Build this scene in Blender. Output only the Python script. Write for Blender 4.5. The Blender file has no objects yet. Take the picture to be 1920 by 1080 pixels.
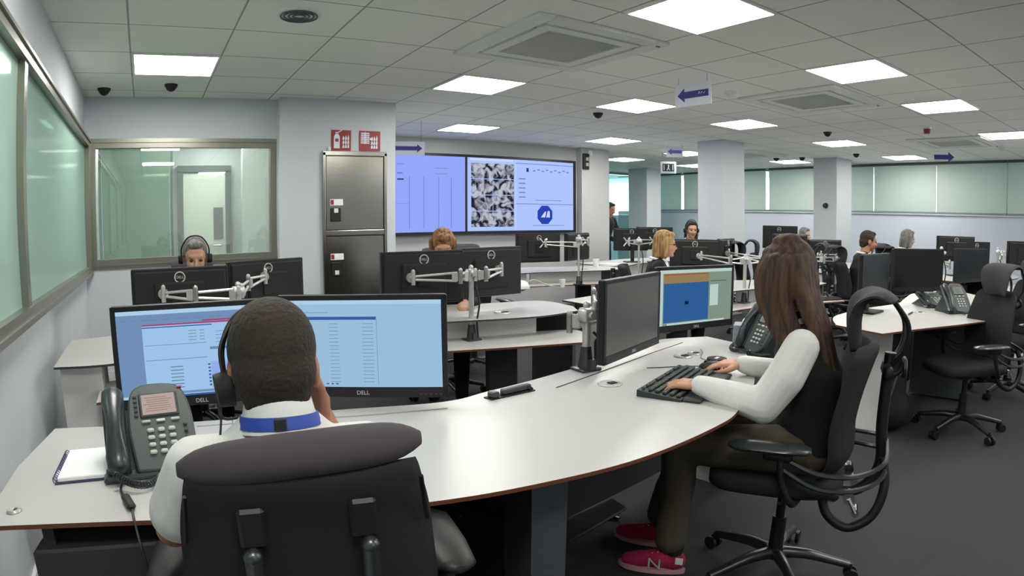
import bpy, bmesh, math, random
from mathutils import Vector, Matrix, Euler
random.seed(7)
PI = math.pi
SC = bpy.context.scene
COL = SC.collection

# ------------------------------------------------------------------ camera
EYE = Vector((0.0, 0.0, 1.35))
YAW, PITCH, ROLL = math.radians(32.26), math.radians(5.99), math.radians(-0.17)
FOC, K1 = 1.207, 0.273          # wide lens with barrel distortion (units: 1000 px of the 1920 px wide frame)
cd = bpy.data.cameras.new('camera')
cam = bpy.data.objects.new('camera', cd)
COL.objects.link(cam)
SC.camera = cam
fw = Vector((math.sin(YAW)*math.cos(PITCH), math.cos(YAW)*math.cos(PITCH), -math.sin(PITCH)))
rt = Vector((math.cos(YAW), -math.sin(YAW), 0))
up = rt.cross(fw)
rt, up = math.cos(ROLL)*rt + math.sin(ROLL)*up, -math.sin(ROLL)*rt + math.cos(ROLL)*up
M = Matrix((rt, up, -fw)).transposed().to_4x4()
M.translation = EYE
cam.matrix_world = M
cd.type = 'PANO'
cd.sensor_fit = 'HORIZONTAL'
cd.sensor_width = 36.0
cd.clip_start = 0.02
cyc = cd.cycles if hasattr(cd, 'cycles') and hasattr(cd.cycles, 'panorama_type') else cd
cyc.panorama_type = 'FISHEYE_LENS_POLYNOMIAL'
cyc.fisheye_fov = math.radians(140)
def fit_poly():
    # angle = atan(r(1+K1 r^2)/FOC) as a polynomial of the radius in mm, least squares
    import numpy as np
    r = np.linspace(0.001, 1.15, 400)
    th = np.arctan(r*(1+K1*r*r)/FOC)
    mm = r*1000/1920*36.0
    A = np.stack([mm, mm**2, mm**3, mm**4], 1)
    return np.linalg.lstsq(A, th, rcond=None)[0]
k = fit_poly()
cyc.fisheye_polynomial_k0 = 0.0
for i, v in enumerate(k): setattr(cyc, 'fisheye_polynomial_k%d' % (i+1), -float(v))

# ------------------------------------------------------------------ world, exposure
SC.view_settings.view_transform = 'Standard'
SC.view_settings.look = 'None'
SC.view_settings.gamma = 1.0
EXPO = 1.0
SC.view_settings.exposure = EXPO
SC.view_settings.use_curve_mapping = False
PANEL_LIGHT = 12.6
DAYLIGHT = 3.2
w = bpy.data.worlds.new('world'); SC.world = w; w.use_nodes = True
bg = w.node_tree.nodes['Background']
bg.inputs['Color'].default_value = (0.80, 0.93, 1.0, 1)
bg.inputs['Strength'].default_value = DAYLIGHT
try:
    SC.cycles.use_denoising = True
    SC.cycles.max_bounces = 8
    SC.cycles.diffuse_bounces = 5
    SC.cycles.transparent_max_bounces = 12
    SC.cycles.sample_clamp_indirect = 6.0
except Exception: pass

# ------------------------------------------------------------------ materials
def lin(c):
    r = []
    for v in c:
        v = v/255.0
        r.append(v/12.92 if v <= 0.04045 else ((v+0.055)/1.055)**2.4)
    return tuple(r)
MATS = {}
def mat(name, rgb, rough=0.6, metal=0.0, bump=0.0, bscale=200.0, vary=0.0, vscale=20.0, spec=None, coat=0.0, emit=None, estr=1.0):
    if name in MATS: return MATS[name]
    m = bpy.data.materials.new(name); m.use_nodes = True
    nt = m.node_tree; b = nt.nodes['Principled BSDF']
    c = lin(rgb)
    b.inputs['Base Color'].default_value = (*c, 1)
    b.inputs['Roughness'].default_value = rough
    b.inputs['Metallic'].default_value = metal
    if spec is not None: b.inputs['Specular IOR Level'].default_value = spec
    if coat: b.inputs['Coat Weight'].default_value = coat
    tc = nt.nodes.new('ShaderNodeTexCoord')
    if vary > 0:
        n = nt.nodes.new('ShaderNodeTexNoise'); n.inputs['Scale'].default_value = vscale; n.inputs['Detail'].default_value = 4
        mx = nt.nodes.new('ShaderNodeMix'); mx.data_type = 'RGBA'
        mx.inputs[6].default_value = (*[max(0, v*(1-vary)) for v in c], 1)
        mx.inputs[7].default_value = (*[min(1, v*(1+vary)) for v in c], 1)
        nt.links.new(tc.outputs['Object'], n.inputs['Vector'])
        nt.links.new(n.outputs['Fac'], mx.inputs[0]); nt.links.new(mx.outputs[2], b.inputs['Base Color'])
    if bump > 0:
        n = nt.nodes.new('ShaderNodeTexNoise'); n.inputs['Scale'].default_value = bscale; n.inputs['Detail'].default_value = 3
        bp = nt.nodes.new('ShaderNodeBump'); bp.inputs['Strength'].default_value = bump; bp.inputs['Distance'].default_value = 0.004
        nt.links.new(tc.outputs['Object'], n.inputs['Vector'])
        nt.links.new(n.outputs['Fac'], bp.inputs['Height']); nt.links.new(bp.outputs['Normal'], b.inputs['Normal'])
    if emit is not None:
        b.inputs['Emission Color'].default_value = (*lin(emit), 1); b.inputs['Emission Strength'].default_value = estr
    MATS[name] = m
    return m
def glow(name, rgb, s=1.0):
    if name in MATS: return MATS[name]
    m = bpy.data.materials.new(name); m.use_nodes = True
    nt = m.node_tree; nt.nodes.clear()
    o = nt.nodes.new('ShaderNodeOutputMaterial'); e = nt.nodes.new('ShaderNodeEmission')
    e.inputs['Color'].default_value = (*lin(rgb), 1); e.inputs['Strength'].default_value = s/2**EXPO if s < 2 else s
    nt.links.new(e.outputs[0], o.inputs[0]); MATS[name] = m
    return m
def glass(name, tint, gloss=0.10, frost=0.0, frgb=(150, 175, 165), groughness=0.02):
    if name in MATS: return MATS[name]
    m = bpy.data.materials.new(name); m.use_nodes = True
    nt = m.node_tree; nt.nodes.clear()
    o = nt.nodes.new('ShaderNodeOutputMaterial'); t = nt.nodes.new('ShaderNodeBsdfTransparent')
    t.inputs[0].default_value = (*lin(tint), 1)
    g = nt.nodes.new('ShaderNodeBsdfGlossy'); g.inputs['Roughness'].default_value = groughness
    d = nt.nodes.new('ShaderNodeBsdfDiffuse'); d.inputs[0].default_value = (*lin(frgb), 1)
    m1 = nt.nodes.new('ShaderNodeMixShader'); m1.inputs[0].default_value = frost
    m2 = nt.nodes.new('ShaderNodeMixShader'); m2.inputs[0].default_value = gloss
    nt.links.new(t.outputs[0], m1.inputs[1]); nt.links.new(d.outputs[0], m1.inputs[2])
    nt.links.new(m1.outputs[0], m2.inputs[1]); nt.links.new(g.outputs[0], m2.inputs[2])
    nt.links.new(m2.outputs[0], o.inputs[0]); MATS[name] = m
    return m
def grid_mat(name, rgb, line_rgb, x0, y0, step, width, rough=0.9, bump=0.05):
    m = mat(name, rgb, rough, bump=bump, bscale=350, vary=0.02, vscale=1.2)
    nt = m.node_tree; b = nt.nodes['Principled BSDF']
    geo = nt.nodes.new('ShaderNodeNewGeometry'); sp = nt.nodes.new('ShaderNodeSeparateXYZ')
    nt.links.new(geo.outputs['Position'], sp.inputs[0])
    outs = []
    for ax, o0 in (('X', x0), ('Y', y0)):
        s = nt.nodes.new('ShaderNodeMath'); s.operation = 'SUBTRACT'; s.inputs[1].default_value = o0
        p = nt.nodes.new('ShaderNodeMath'); p.operation = 'PINGPONG'; p.inputs[1].default_value = step/2
        c = nt.nodes.new('ShaderNodeMath'); c.operation = 'LESS_THAN'; c.inputs[1].default_value = width
        nt.links.new(sp.outputs[ax], s.inputs[0]); nt.links.new(s.outputs[0], p.inputs[0]); nt.links.new(p.outputs[0], c.inputs[0])
        outs.append(c)
    mx = nt.nodes.new('ShaderNodeMath'); mx.operation = 'MAXIMUM'
    nt.links.new(outs[0].outputs[0], mx.inputs[0]); nt.links.new(outs[1].outputs[0], mx.inputs[1])
    mix = nt.nodes.new('ShaderNodeMix'); mix.data_type = 'RGBA'
    src = b.inputs['Base Color'].links[0].from_socket
    nt.links.new(mx.outputs[0], mix.inputs[0]); nt.links.new(src, mix.inputs[6]); mix.inputs[7].default_value = (*lin(line_rgb), 1)
    nt.links.new(mix.outputs[2], b.inputs['Base Color'])
    return m
def cctv_mat():
    m = bpy.data.materials.new('camera_pictures'); m.use_nodes = True
    nt = m.node_tree; nt.nodes.clear()
    o = nt.nodes.new('ShaderNodeOutputMaterial'); e = nt.nodes.new('ShaderNodeEmission'); e.inputs['Strength'].default_value = 0.62/2**EXPO
    tc = nt.nodes.new('ShaderNodeTexCoord'); n = nt.nodes.new('ShaderNodeTexNoise'); n.inputs['Scale'].default_value = 7.5; n.inputs['Detail'].default_value = 5
    n.inputs['Distortion'].default_value = 1.2
    r = nt.nodes.new('ShaderNodeValToRGB'); r.color_ramp.elements[0].position = 0.42; r.color_ramp.elements[1].position = 0.60
    r.color_ramp.elements[0].color = (0.03, 0.03, 0.05, 1); r.color_ramp.elements[1].color = (0.80, 0.85, 1.0, 1)
    nt.links.new(tc.outputs['Object'], n.inputs['Vector']); nt.links.new(n.outputs['Fac'], r.inputs[0]); nt.links.new(r.outputs[0], e.inputs['Color'])
    nt.links.new(e.outputs[0], o.inputs[0]); return m

WALL = mat('wall_paint', (199, 204, 211), 0.7, bump=0.03, bscale=120, vary=0.01)
CEIL = grid_mat('ceiling_tiles', (242, 244, 237), (166, 170, 162), -0.15, 2.0, 0.635, 0.006)
CARPET = grid_mat('carpet_tiles', (48, 49, 50), (44, 45, 46), 0.1, 0.3, 0.5, 0.003, 0.95, 0.5)
DESKTOP = mat('desk_laminate', (190, 189, 188), 0.32, vary=0.01, vscale=3, spec=0.5)
DESKEDGE = mat('desk_edge_red_brown', (104, 58, 34), 0.5)
WHITEPANEL = mat('white_panel', (214, 214, 212), 0.5)
GREYPANEL = mat('grey_panel', (86, 90, 94), 0.5)
DARKPANEL = mat('dark_grey_panel', (46, 48, 52), 0.6)
STEEL = mat('brushed_steel', (160, 158, 152), 0.2, 1.0, bump=0.05, bscale=60)
FRAME = mat('steel_window_frame', (150, 148, 138), 0.34, 0.9, bump=0.02)
ALU = mat('aluminium', (196, 196, 194), 0.38, 0.55)
CHROME = mat('chrome', (215, 215, 218), 0.15, 1.0)
BLACKP = mat('black_plastic', (17, 17, 19), 0.5)
BEZEL = mat('monitor_bezel', (10, 12, 20), 0.45)
MONBACK = mat('monitor_back', (15, 17, 17), 0.6, bump=0.04, bscale=400)
FABRIC = mat('black_mesh_fabric', (22, 23, 30), 0.85, bump=0.3, bscale=600, vary=0.1, vscale=60)
FABRIC2 = mat('charcoal_mesh_fabric', (19, 21, 21), 0.85, bump=0.3, bscale=600, vary=0.1, vscale=60)
ROLLF = mat('mauve_grey_fabric', (76, 68, 73), 0.9, bump=0.25, bscale=500, vary=0.06, vscale=30)
HEADF = mat('grey_headrest_fabric', (46, 47, 52), 0.85, bump=0.3, bscale=500, vary=0.06, vscale=40)
GUN = mat('gunmetal', (84, 86, 90), 0.32, 0.85)
RUBBER = mat('black_rubber', (13, 13, 14), 0.7)
PHONEG = mat('phone_grey', (70, 77, 77), 0.45)
PHONED = mat('phone_dark_grey', (42, 49, 52), 0.35, coat=0.2)
KEYL = mat('phone_key_light', (190, 196, 190), 0.5)
SKIN = mat('skin', (196, 148, 122), 0.55, vary=0.05, vscale=25)
SKIND = mat('skin_warm', (170, 118, 92), 0.55, vary=0.05, vscale=25)
HAIRB = mat('hair_dark_brown', (44, 33, 25), 0.8, bump=1.0, bscale=110, vary=0.45, vscale=70)
def hair_streaks(name, rgb, rgb2):
    m = mat(name, rgb, 0.7, bump=0.5, bscale=90)
    nt = m.node_tree; b = nt.nodes['Principled BSDF']
    tc = nt.nodes.new('ShaderNodeTexCoord'); mp = nt.nodes.new('ShaderNodeMapping'); mp.inputs['Scale'].default_value = (55, 55, 4)
    n = nt.nodes.new('ShaderNodeTexNoise'); n.inputs['Scale'].default_value = 1.0; n.inputs['Detail'].default_value = 4
    mx = nt.nodes.new('ShaderNodeMix'); mx.data_type = 'RGBA'; mx.inputs[6].default_value = (*lin(rgb), 1); mx.inputs[7].default_value = (*lin(rgb2), 1)
    r = nt.nodes.new('ShaderNodeValToRGB'); r.color_ramp.elements[0].position = 0.38; r.color_ramp.elements[1].position = 0.66
    nt.links.new(tc.outputs['Object'], mp.inputs[0]); nt.links.new(mp.outputs[0], n.inputs['Vector']); nt.links.new(n.outputs['Fac'], r.inputs[0])
    nt.links.new(r.outputs[0], mx.inputs[0]); nt.links.new(mx.outputs[2], b.inputs['Base Color'])
    bp = nt.nodes.new('ShaderNodeBump'); bp.inputs['Strength'].default_value = 1.0; bp.inputs['Distance'].default_value = 0.008
    nt.links.new(n.outputs['Fac'], bp.inputs['Height']); nt.links.new(bp.outputs['Normal'], b.inputs['Normal'])
    return m
HAIRL = hair_streaks('hair_long_brown', (34, 24, 18), (84, 55, 36))
HAIRBL = hair_streaks('hair_blond', (120, 86, 52), (196, 158, 104))
HAIRR = hair_streaks('hair_red_brown', (92, 58, 34), (168, 118, 74))
HAIRG = hair_streaks('hair_grey', (92, 90, 88), (138, 136, 132))
HAIRK = mat('hair_black', (28, 26, 25), 0.7, bump=0.4, bscale=160)
SHIRT = mat('white_shirt_cotton', (216, 216, 214), 0.85, bump=0.9, bscale=11, vary=0.03)
BLACKC = mat('black_cloth', (16, 16, 18), 0.9, bump=0.2, bscale=60)
NAVY = mat('navy_suit_cloth', (17, 18, 30), 0.85, bump=0.1)
KHAKI = mat('khaki_cloth', (80, 70, 57), 0.9, bump=0.3, bscale=30, vary=0.08)
GREYC = mat('grey_brown_cloth', (110, 100, 100), 0.9)
BLUE = mat('blue_ribbon', (34, 66, 160), 0.6)
SHOEP = mat('crimson_suede', (168, 28, 78), 0.8, bump=0.2)
SOLE = mat('pale_pink_sole', (196, 150, 160), 0.7)
WHITE = mat('white_plastic', (232, 232, 230), 0.45)
PAPER = mat('paper', (240, 240, 244), 0.8)
RED = mat('sign_red', (150, 28, 30), 0.5)
SIGNBLUE = mat('sign_blue', (52, 52, 140), 0.5)
SIGNLILAC = mat('sign_lilac', (128, 112, 196), 0.5)
SIGNW = mat('sign_white', (226, 232, 246), 0.5)
GREEN = mat('sign_dark_green', (30, 62, 44), 0.5)
LIPS = mat('lips', (160, 86, 80), 0.5)
EYEM = mat('eye_dark', (40, 34, 32), 0.3)
CABLE = mat('black_cable', (22, 22, 24), 0.5)
PURPLE = mat('purple_pen', (90, 84, 150), 0.4)

# ------------------------------------------------------------------ mesh helpers
def frame_from(z):
    z = Vector(z).normalized()
    a = Vector((0, 0, 1)) if abs(z.z) < 0.95 else Vector((1, 0, 0))
    x = a.cross(z).normalized(); y = z.cross(x)
    return x, y, z
class MB:
    def __init__(s): s.v = []; s.f = []; s.m = []; s.T = Matrix.Identity(4)
    def add(s, vs, fs, mi=0):
        o = len(s.v); s.v += [tuple(s.T @ Vector(p)) for p in vs]
        s.f += [tuple(i+o for i in f) for f in fs]; s.m += [mi]*len(fs); return s
    def box(s, c, d, rot=None, mi=0, bev=0.0):
        R = Euler(rot).to_matrix() if rot is not None else Matrix.Identity(3)
        hx, hy, hz = d[0]/2, d[1]/2, d[2]/2
        if bev > 0:
            b = min(bev, hx*0.9, hy*0.9, hz*0.9); vs = []; idx = {}
            for sx in (-1, 1):
                for sy in (-1, 1):
                    for sz in (-1, 1):
                        for ax in range(3):
                            p = [sx*(hx-b), sy*(hy-b), sz*(hz-b)]; p[ax] = (sx*hx, sy*hy, sz*hz)[ax]
                            idx[(sx, sy, sz, ax)] = len(vs); vs.append(Vector(p))
            fs = []
            for ax in range(3):
                o1, o2 = [a for a in range(3) if a != ax]
                for sg in (-1, 1):
                    q = []
                    for a, b2 in ((-1, -1), (1, -1), (1, 1), (-1, 1)):
                        t = [0, 0, 0]; t[ax] = sg; t[o1] = a; t[o2] = b2; q.append(idx[(*t, ax)])
                    fs.append(q if (sg > 0) == (ax != 1) else q[::-1])
            for ax in range(3):
                o1, o2 = [a for a in range(3) if a != ax]
                for a in (-1, 1):
                    for b2 in (-1, 1):
                        t0 = [0, 0, 0]; t1 = [0, 0, 0]; t0[ax] = -1; t1[ax] = 1
                        for t in (t0, t1): t[o1] = a; t[o2] = b2
                        fs.append([idx[(*t0, o1)], idx[(*t1, o1)], idx[(*t1, o2)], idx[(*t0, o2)]])
            for sx in (-1, 1):
                for sy in (-1, 1):
                    for sz in (-1, 1): fs.append([idx[(sx, sy, sz, a)] for a in range(3)])
            vs = [R @ p + Vector(c) for p in vs]
        else:
            vs = [R @ Vector((x*hx, y*hy, z*hz)) + Vector(c) for x in (-1, 1) for y in (-1, 1) for z in (-1, 1)]
            fs = [(0, 1, 3, 2), (4, 6, 7, 5), (0, 4, 5, 1), (2, 3, 7, 6), (0, 2, 6, 4), (1, 5, 7, 3)]
        return s.add(vs, fs, mi)
    def cyl(s, p0, p1, r0, r1=None, n=14, mi=0, cap=True):
        r1 = r0 if r1 is None else r1; p0 = Vector(p0); p1 = Vector(p1); x, y, z = frame_from(p1-p0); vs = []
        for p, r in ((p0, r0), (p1, r1)):
            for i in range(n): a = 2*PI*i/n; vs.append(p + x*math.cos(a)*r + y*math.sin(a)*r)
        fs = [(i, (i+1) % n, n+(i+1) % n, n+i) for i in range(n)]
        if cap: fs += [tuple(range(n))[::-1], tuple(range(n, 2*n))]
        return s.add(vs, fs, mi)
    def tube(s, pts, r, n=8, mi=0, closed=False):
        pts = [Vector(p) for p in pts]; N = len(pts); rs = r if isinstance(r, (list, tuple)) else [r]*N; vs = []
        t0 = (pts[1]-pts[0]).normalized(); x, y, _ = frame_from(t0)
        for i, p in enumerate(pts):
            if closed: t = (pts[(i+1) % N]-pts[i-1]).normalized()
            else: t = (pts[min(i+1, N-1)]-pts[max(i-1, 0)]).normalized()
            x = (x - t*x.dot(t)).normalized(); y = t.cross(x)
            for k_ in range(n): a = 2*PI*k_/n; vs.append(p + x*math.cos(a)*rs[i] + y*math.sin(a)*rs[i])
        fs = []
        for i in range(N if closed else N-1):
            j = (i+1) % N
            for k_ in range(n): fs.append((i*n+k_, i*n+(k_+1) % n, j*n+(k_+1) % n, j*n+k_))
        if not closed: fs += [tuple(range(n))[::-1], tuple(range((N-1)*n, N*n))]
        return s.add(vs, fs, mi)
    def curve(s, pts, r, n=8, mi=0, sub=6, closed=False):
        return s.tube(smooth_path(pts, sub), r, n, mi, closed)
    def ell(s, c, r, R=None, mi=0, nu=16, nv=10):
        R = R or Matrix.Identity(3); c = Vector(c); r = (r, r, r) if not isinstance(r, (list, tuple)) else r
        vs = [c + R @ Vector((0, 0, r[2]))]
        for j in range(1, nv):
            t = PI*j/nv
            for i in range(nu): a = 2*PI*i/nu; vs.append(c + R @ Vector((r[0]*math.sin(t)*math.cos(a), r[1]*math.sin(t)*math.sin(a), r[2]*math.cos(t))))
        vs.append(c - R @ Vector((0, 0, r[2])))
        fs = [(0, 1+i, 1+(i+1) % nu) for i in range(nu)]
        for j in range(nv-2):
            for i in range(nu): fs.append((1+j*nu+i, 1+(j+1)*nu+i, 1+(j+1)*nu+(i+1) % nu, 1+j*nu+(i+1) % nu))
        e = len(vs)-1; b = 1+(nv-2)*nu
        fs += [(e, b+(i+1) % nu, b+i) for i in range(nu)]
        return s.add(vs, fs, mi)
    def cap(s, p0, p1, r0, r1=None, n=12, mi=0):
        r1 = r0 if r1 is None else r1
        s.cyl(p0, p1, r0, r1, n, mi); s.ell(p0, r0, None, mi, n, 8); return s.ell(p1, r1, None, mi, n, 8)
    def prism(s, poly, z0, z1, mi=0, side=None):
        n = len(poly); vs = [(x, y, z0) for x, y in poly]+[(x, y, z1) for x, y in poly]
        s.add(vs, [tuple(range(n))[::-1], tuple(range(n, 2*n))], mi)
        o = len(s.v)-2*n
        for i in range(n): s.f.append((o+i, o+(i+1) % n, o+n+(i+1) % n, o+n+i)); s.m.append(mi if side is None else side)
        return s
    def loft(s, rings, mi=0, cap=True):
        n = len(rings[0]); vs = [p for r in rings for p in r]; fs = []
        for j in range(len(rings)-1):
            for i in range(n): fs.append((j*n+i, j*n+(i+1) % n, (j+1)*n+(i+1) % n, (j+1)*n+i))
        if cap: fs += [tuple(range(n))[::-1], tuple(range((len(rings)-1)*n, len(rings)*n))]
        return s.add(vs, fs, mi)
    def sheet(s, prof, width, curve=0.0, th=0.03, nw=10, mi=0, side=1):
        # prof: (x, z) points; width: list of half widths; curve: how far the side edges come forward (+x)
        rings = []
        P = smooth2(prof, 5); W = interp(width, len(P)); Cc = interp(curve if isinstance(curve, list) else [curve], len(P))
        N = len(P)
        for i, (x, z) in enumerate(P):
            a = P[max(i-1, 0)]; b = P[min(i+1, N-1)]; tx, tz = b[0]-a[0], b[1]-a[1]; l = math.hypot(tx, tz) or 1; nx, nz = tz/l, -tx/l
            e = min(i, N-1-i)/(N-1)*2; t = th*(0.35+0.65*min(1, math.sin(min(1, e*3)*PI/2)))
            ring = []
            for k_ in range(nw+1):
                u = -1+2*k_/nw; ed = 0.25+0.75*math.sqrt(max(0, 1-u**6)); ring.append((x+nx*t/2*ed+Cc[i]*u*u, u*W[i], z+nz*t/2*ed))
            for k_ in range(nw+1):
                u = 1-2*k_/nw; ed = 0.25+0.75*math.sqrt(max(0, 1-u**6)); ring.append((x-nx*t/2*ed+Cc[i]*u*u, u*W[i], z-nz*t/2*ed))
            rings.append(ring)
        return s.loft(rings, mi)
    def mesh(s, name, mats=None):
        me = bpy.data.meshes.new(name); me.from_pydata(s.v, [], s.f)
        for p, mi in zip(me.polygons, s.m): p.material_index = mi
        for m in (mats or []): me.materials.append(m)
        bm = bmesh.new(); bm.from_mesh(me); bmesh.ops.recalc_face_normals(bm, faces=bm.faces); bm.to_mesh(me); bm.free()
        return me
    def build(s, name, mats, parent=None, smooth=False, loc=None, rotz=0, sub=0, bevel=0):
        if not isinstance(mats, (list, tuple)): mats = [mats]
        me = s.mesh(name, mats)
        if smooth: auto_smooth(me, 50 if smooth is True else smooth)
        o = bpy.data.objects.new(name, me); COL.objects.link(o)
        if parent: o.parent = parent
        if loc is not None: o.location = loc
        if rotz: o.rotation_euler.z = rotz
        if sub: mm = o.modifiers.new('sub', 'SUBSURF'); mm.levels = sub; mm.render_levels = sub
        if bevel: mm = o.modifiers.new('bev', 'BEVEL'); mm.width = bevel; mm.segments = 2; mm.limit_method = 'ANGLE'
        return o
def auto_smooth(me, deg):
    for p in me.polygons: p.use_smooth = True
    bm = bmesh.new(); bm.from_mesh(me)
    for e in bm.edges:
        if len(e.link_faces) == 2 and e.calc_face_angle(0) > math.radians(deg): e.smooth = False
        elif len(e.link_faces) != 2: e.smooth = False
    bm.to_mesh(me); bm.free()
def smooth_path(pts, sub=6):
    pts = [Vector(p) for p in pts]; out = []
    for i in range(len(pts)-1):
        p0 = pts[max(i-1, 0)]; p1 = pts[i]; p2 = pts[i+1]; p3 = pts[min(i+2, len(pts)-1)]
        for k_ in range(sub):
            t = k_/sub
            out.append(0.5*((2*p1)+(-p0+p2)*t+(2*p0-5*p1+4*p2-p3)*t*t+(-p0+3*p1-3*p2+p3)*t**3))
    out.append(pts[-1]); return out
def smooth2(prof, sub):
    return [(p.x, p.y) for p in smooth_path([(a, b, 0) for a, b in prof], sub)]
def interp(w_, n):
    if len(w_) == 1: return [w_[0]]*n
    r = []
    for i in range(n):
        t = i/(n-1)*(len(w_)-1); a = int(min(t, len(w_)-2)); f = t-a; f = f*f*(3-2*f) if False else f
        r.append(w_[a]*(1-f)+w_[a+1]*f)
    return r
def remeshed(name, mb, m, parent=None, voxel=0.006, it=4):
    me = mb.mesh(name, [m]); o = bpy.data.objects.new(name, me); COL.objects.link(o)
    r = o.modifiers.new('r', 'REMESH'); r.mode = 'VOXEL'; r.voxel_size = voxel
    if it: sm = o.modifiers.new('s', 'SMOOTH'); sm.factor = 0.5; sm.iterations = it
    dg = bpy.context.evaluated_depsgraph_get(); dg.update()
    me2 = bpy.data.meshes.new_from_object(o.evaluated_get(dg))
    bpy.data.objects.remove(o); bpy.data.meshes.remove(me); me2.name = name
    for p in me2.polygons: p.use_smooth = True
    if not me2.materials: me2.materials.append(m)
    o = bpy.data.objects.new(name, me2); COL.objects.link(o)
    if parent: o.parent = parent
    return o
def text_mesh(mb_parent, name, txt, size, m, loc, rot, depth=0.0015, align='CENTER', sx=1.0):
    cu = bpy.data.curves.new(name, 'FONT'); cu.body = txt; cu.size = size; cu.extrude = depth; cu.align_x = align; cu.align_y = 'CENTER'
    o = bpy.data.objects.new(name, cu); COL.objects.link(o)
    dg = bpy.context.evaluated_depsgraph_get(); dg.update()
    me = bpy.data.meshes.new_from_object(o.evaluated_get(dg)); bpy.data.objects.remove(o)
    me.materials.clear(); me.materials.append(m); me.name = name
    t = bpy.data.objects.new(name, me); COL.objects.link(t); t.parent = mb_parent
    t.location = loc; t.rotation_euler = rot; t.scale = (sx, 1, 1)
    return t
def tag(o, label=None, cat=None, group=None, kind=None):
    if label: o['label'] = label
    if cat: o['category'] = cat
    if group: o['group'] = group
    if kind: o['kind'] = kind
    return o
def thing(name, label, cat, loc=(0, 0, 0), rotz=0, group=None):
    o = bpy.data.objects.new(name, None); COL.objects.link(o); o.empty_display_size = 0.1
    o.location = loc; o.rotation_euler = (0, 0, rotz)
    return tag(o, label, cat, group)
def copy_tree(o, parent=None):
    c = o.copy(); COL.objects.link(c); c.parent = parent
    for ch in list(o.children): copy_tree(ch, c)
    return c
def dup(o, label, loc, rotz=0, group=None):
    c = copy_tree(o); c.location = loc; c.rotation_euler = (0, 0, rotz); c['label'] = label
    if group: c['group'] = group
    return c
def struct(name, mb, m, smooth=False):
    o = mb.build(name, m, smooth=smooth); o['kind'] = 'structure'; return o

# ------------------------------------------------------------------ room shell
H = 2.55
struct('floor', MB().box((4, 4, -0.05), (20, 24, 0.1)), CARPET)
struct('ceiling', MB().box((4, 4, H+0.05), (20, 24, 0.1)), CEIL)
WL = -0.60
WB, WT = 0.97, 2.16
# wall under and over the window strip on the left
struct('wall_left', MB().box((WL-0.08, 1.0, WB/2), (0.16, 10.2, WB)).box((WL-0.08, 1.0, (WT+H)/2), (0.16, 10.2, H-WT)).box((WL-0.08, -3.5, 1.5), (0.16, 1.2, WT-WB)), WALL)
def strip_window(name, axis, a0, a1, z0, z1, c, mull, glassmat, fw_=0.075, dep=0.09, outer=None):
    # window frame with panes; axis 'y' runs along y at x=c, axis 'x' runs along x at y=c
    def B(mb, u0, u1, v0, v1, d0, d1, mi=0):
        if axis == 'y': mb.box((c+(d0+d1)/2, (u0+u1)/2, (v0+v1)/2), (abs(d1-d0), u1-u0, v1-v0), mi=mi)
        else: mb.box(((u0+u1)/2, c+(d0+d1)/2, (v0+v1)/2), (u1-u0, abs(d1-d0), v1-v0), mi=mi)
    r = bpy.data.objects.new(name, None); COL.objects.link(r); r['kind'] = 'structure'
    f = MB(); B(f, a0, a1, z1-fw_, z1, -dep/2, dep/2); B(f, a0, a1, z0, z0+fw_, -dep/2, dep/2)
    B(f, a0, a0+fw_, z0+fw_, z1-fw_, -dep/2, dep/2); B(f, a1-fw_, a1, z0+fw_, z1-fw_, -dep/2, dep/2)
    # inner bead steps
    B(f, a0, a1, z1-fw_*0.45, z1-fw_*0.3, -dep/2-0.012, dep/2+0.012); B(f, a0, a1, z0+fw_*0.3, z0+fw_*0.45, -dep/2-0.012, dep/2+0.012)
    f.build('window_frame', FRAME, r)
    for m_ in mull:
        q = MB(); B(q, m_-0.035, m_+0.035, z0+fw_, z1-fw_, -dep/2+0.01, dep/2-0.01); q.build('mullion', FRAME, r)
    edges = [a0+fw_]+[e for m_ in mull for e in (m_-0.035, m_+0.035)]+[a1-fw_]
    for i in range(0, len(edges), 2):
        g = MB(); B(g, edges[i], edges[i+1], z0+fw_, z1-fw_, -0.004, 0.004); g.build('pane', glassmat, r)
    return r
GL_LEFT = glass('frosted_green_glass', (170, 196, 184), 0.14, 0.80, (160, 190, 180), 0.08)
GL_BACK = glass('green_tinted_glass', (232, 240, 234), 0.12, 0.16, (190, 200, 190), 0.015)
strip_window('window_1', 'y', -2.9, 6.02, WB, WT, WL+0.02, [-1.2, 0.9, 2.97], GL_LEFT)
# walls of the office behind the frosted glass
struct('wall_office_side', MB().box((-2.6, 2.0, 1.3), (0.1, 12, 2.6)).box((-1.6, 8.0, 1.3), (2.0, 0.1, 2.6)), WALL)
struct('wall_back', MB().box((0.32, 6.18, WB/2+0.02), (1.84, 0.16, WB+0.04)).box((0.32, 6.18, (WT+0.01+H)/2), (1.84, 0.16, H-WT-0.01)), WALL)
strip_window('window_2', 'x', -0.58, 1.235, 1.01, 2.17, 6.13, [], GL_BACK, 0.085)
# corner post of steel where both window strips meet
struct('trim_1', MB().box((WL+0.035, 6.06, (WB+WT)/2), (0.07, 0.09, WT-WB)), FRAME)
struct('wall_column', MB().box((1.80, 6.3, H/2), (1.18, 0.7, H)), WALL)
struct('baseboard_left', MB().box((WL+0.008, 1.5, 0.045), (0.016, 9.2, 0.09)), WHITEPANEL)
struct('baseboard_back', MB().box((0.3, 6.09, 0.045), (1.78, 0.016, 0.09)), WHITEPANEL)
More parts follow.
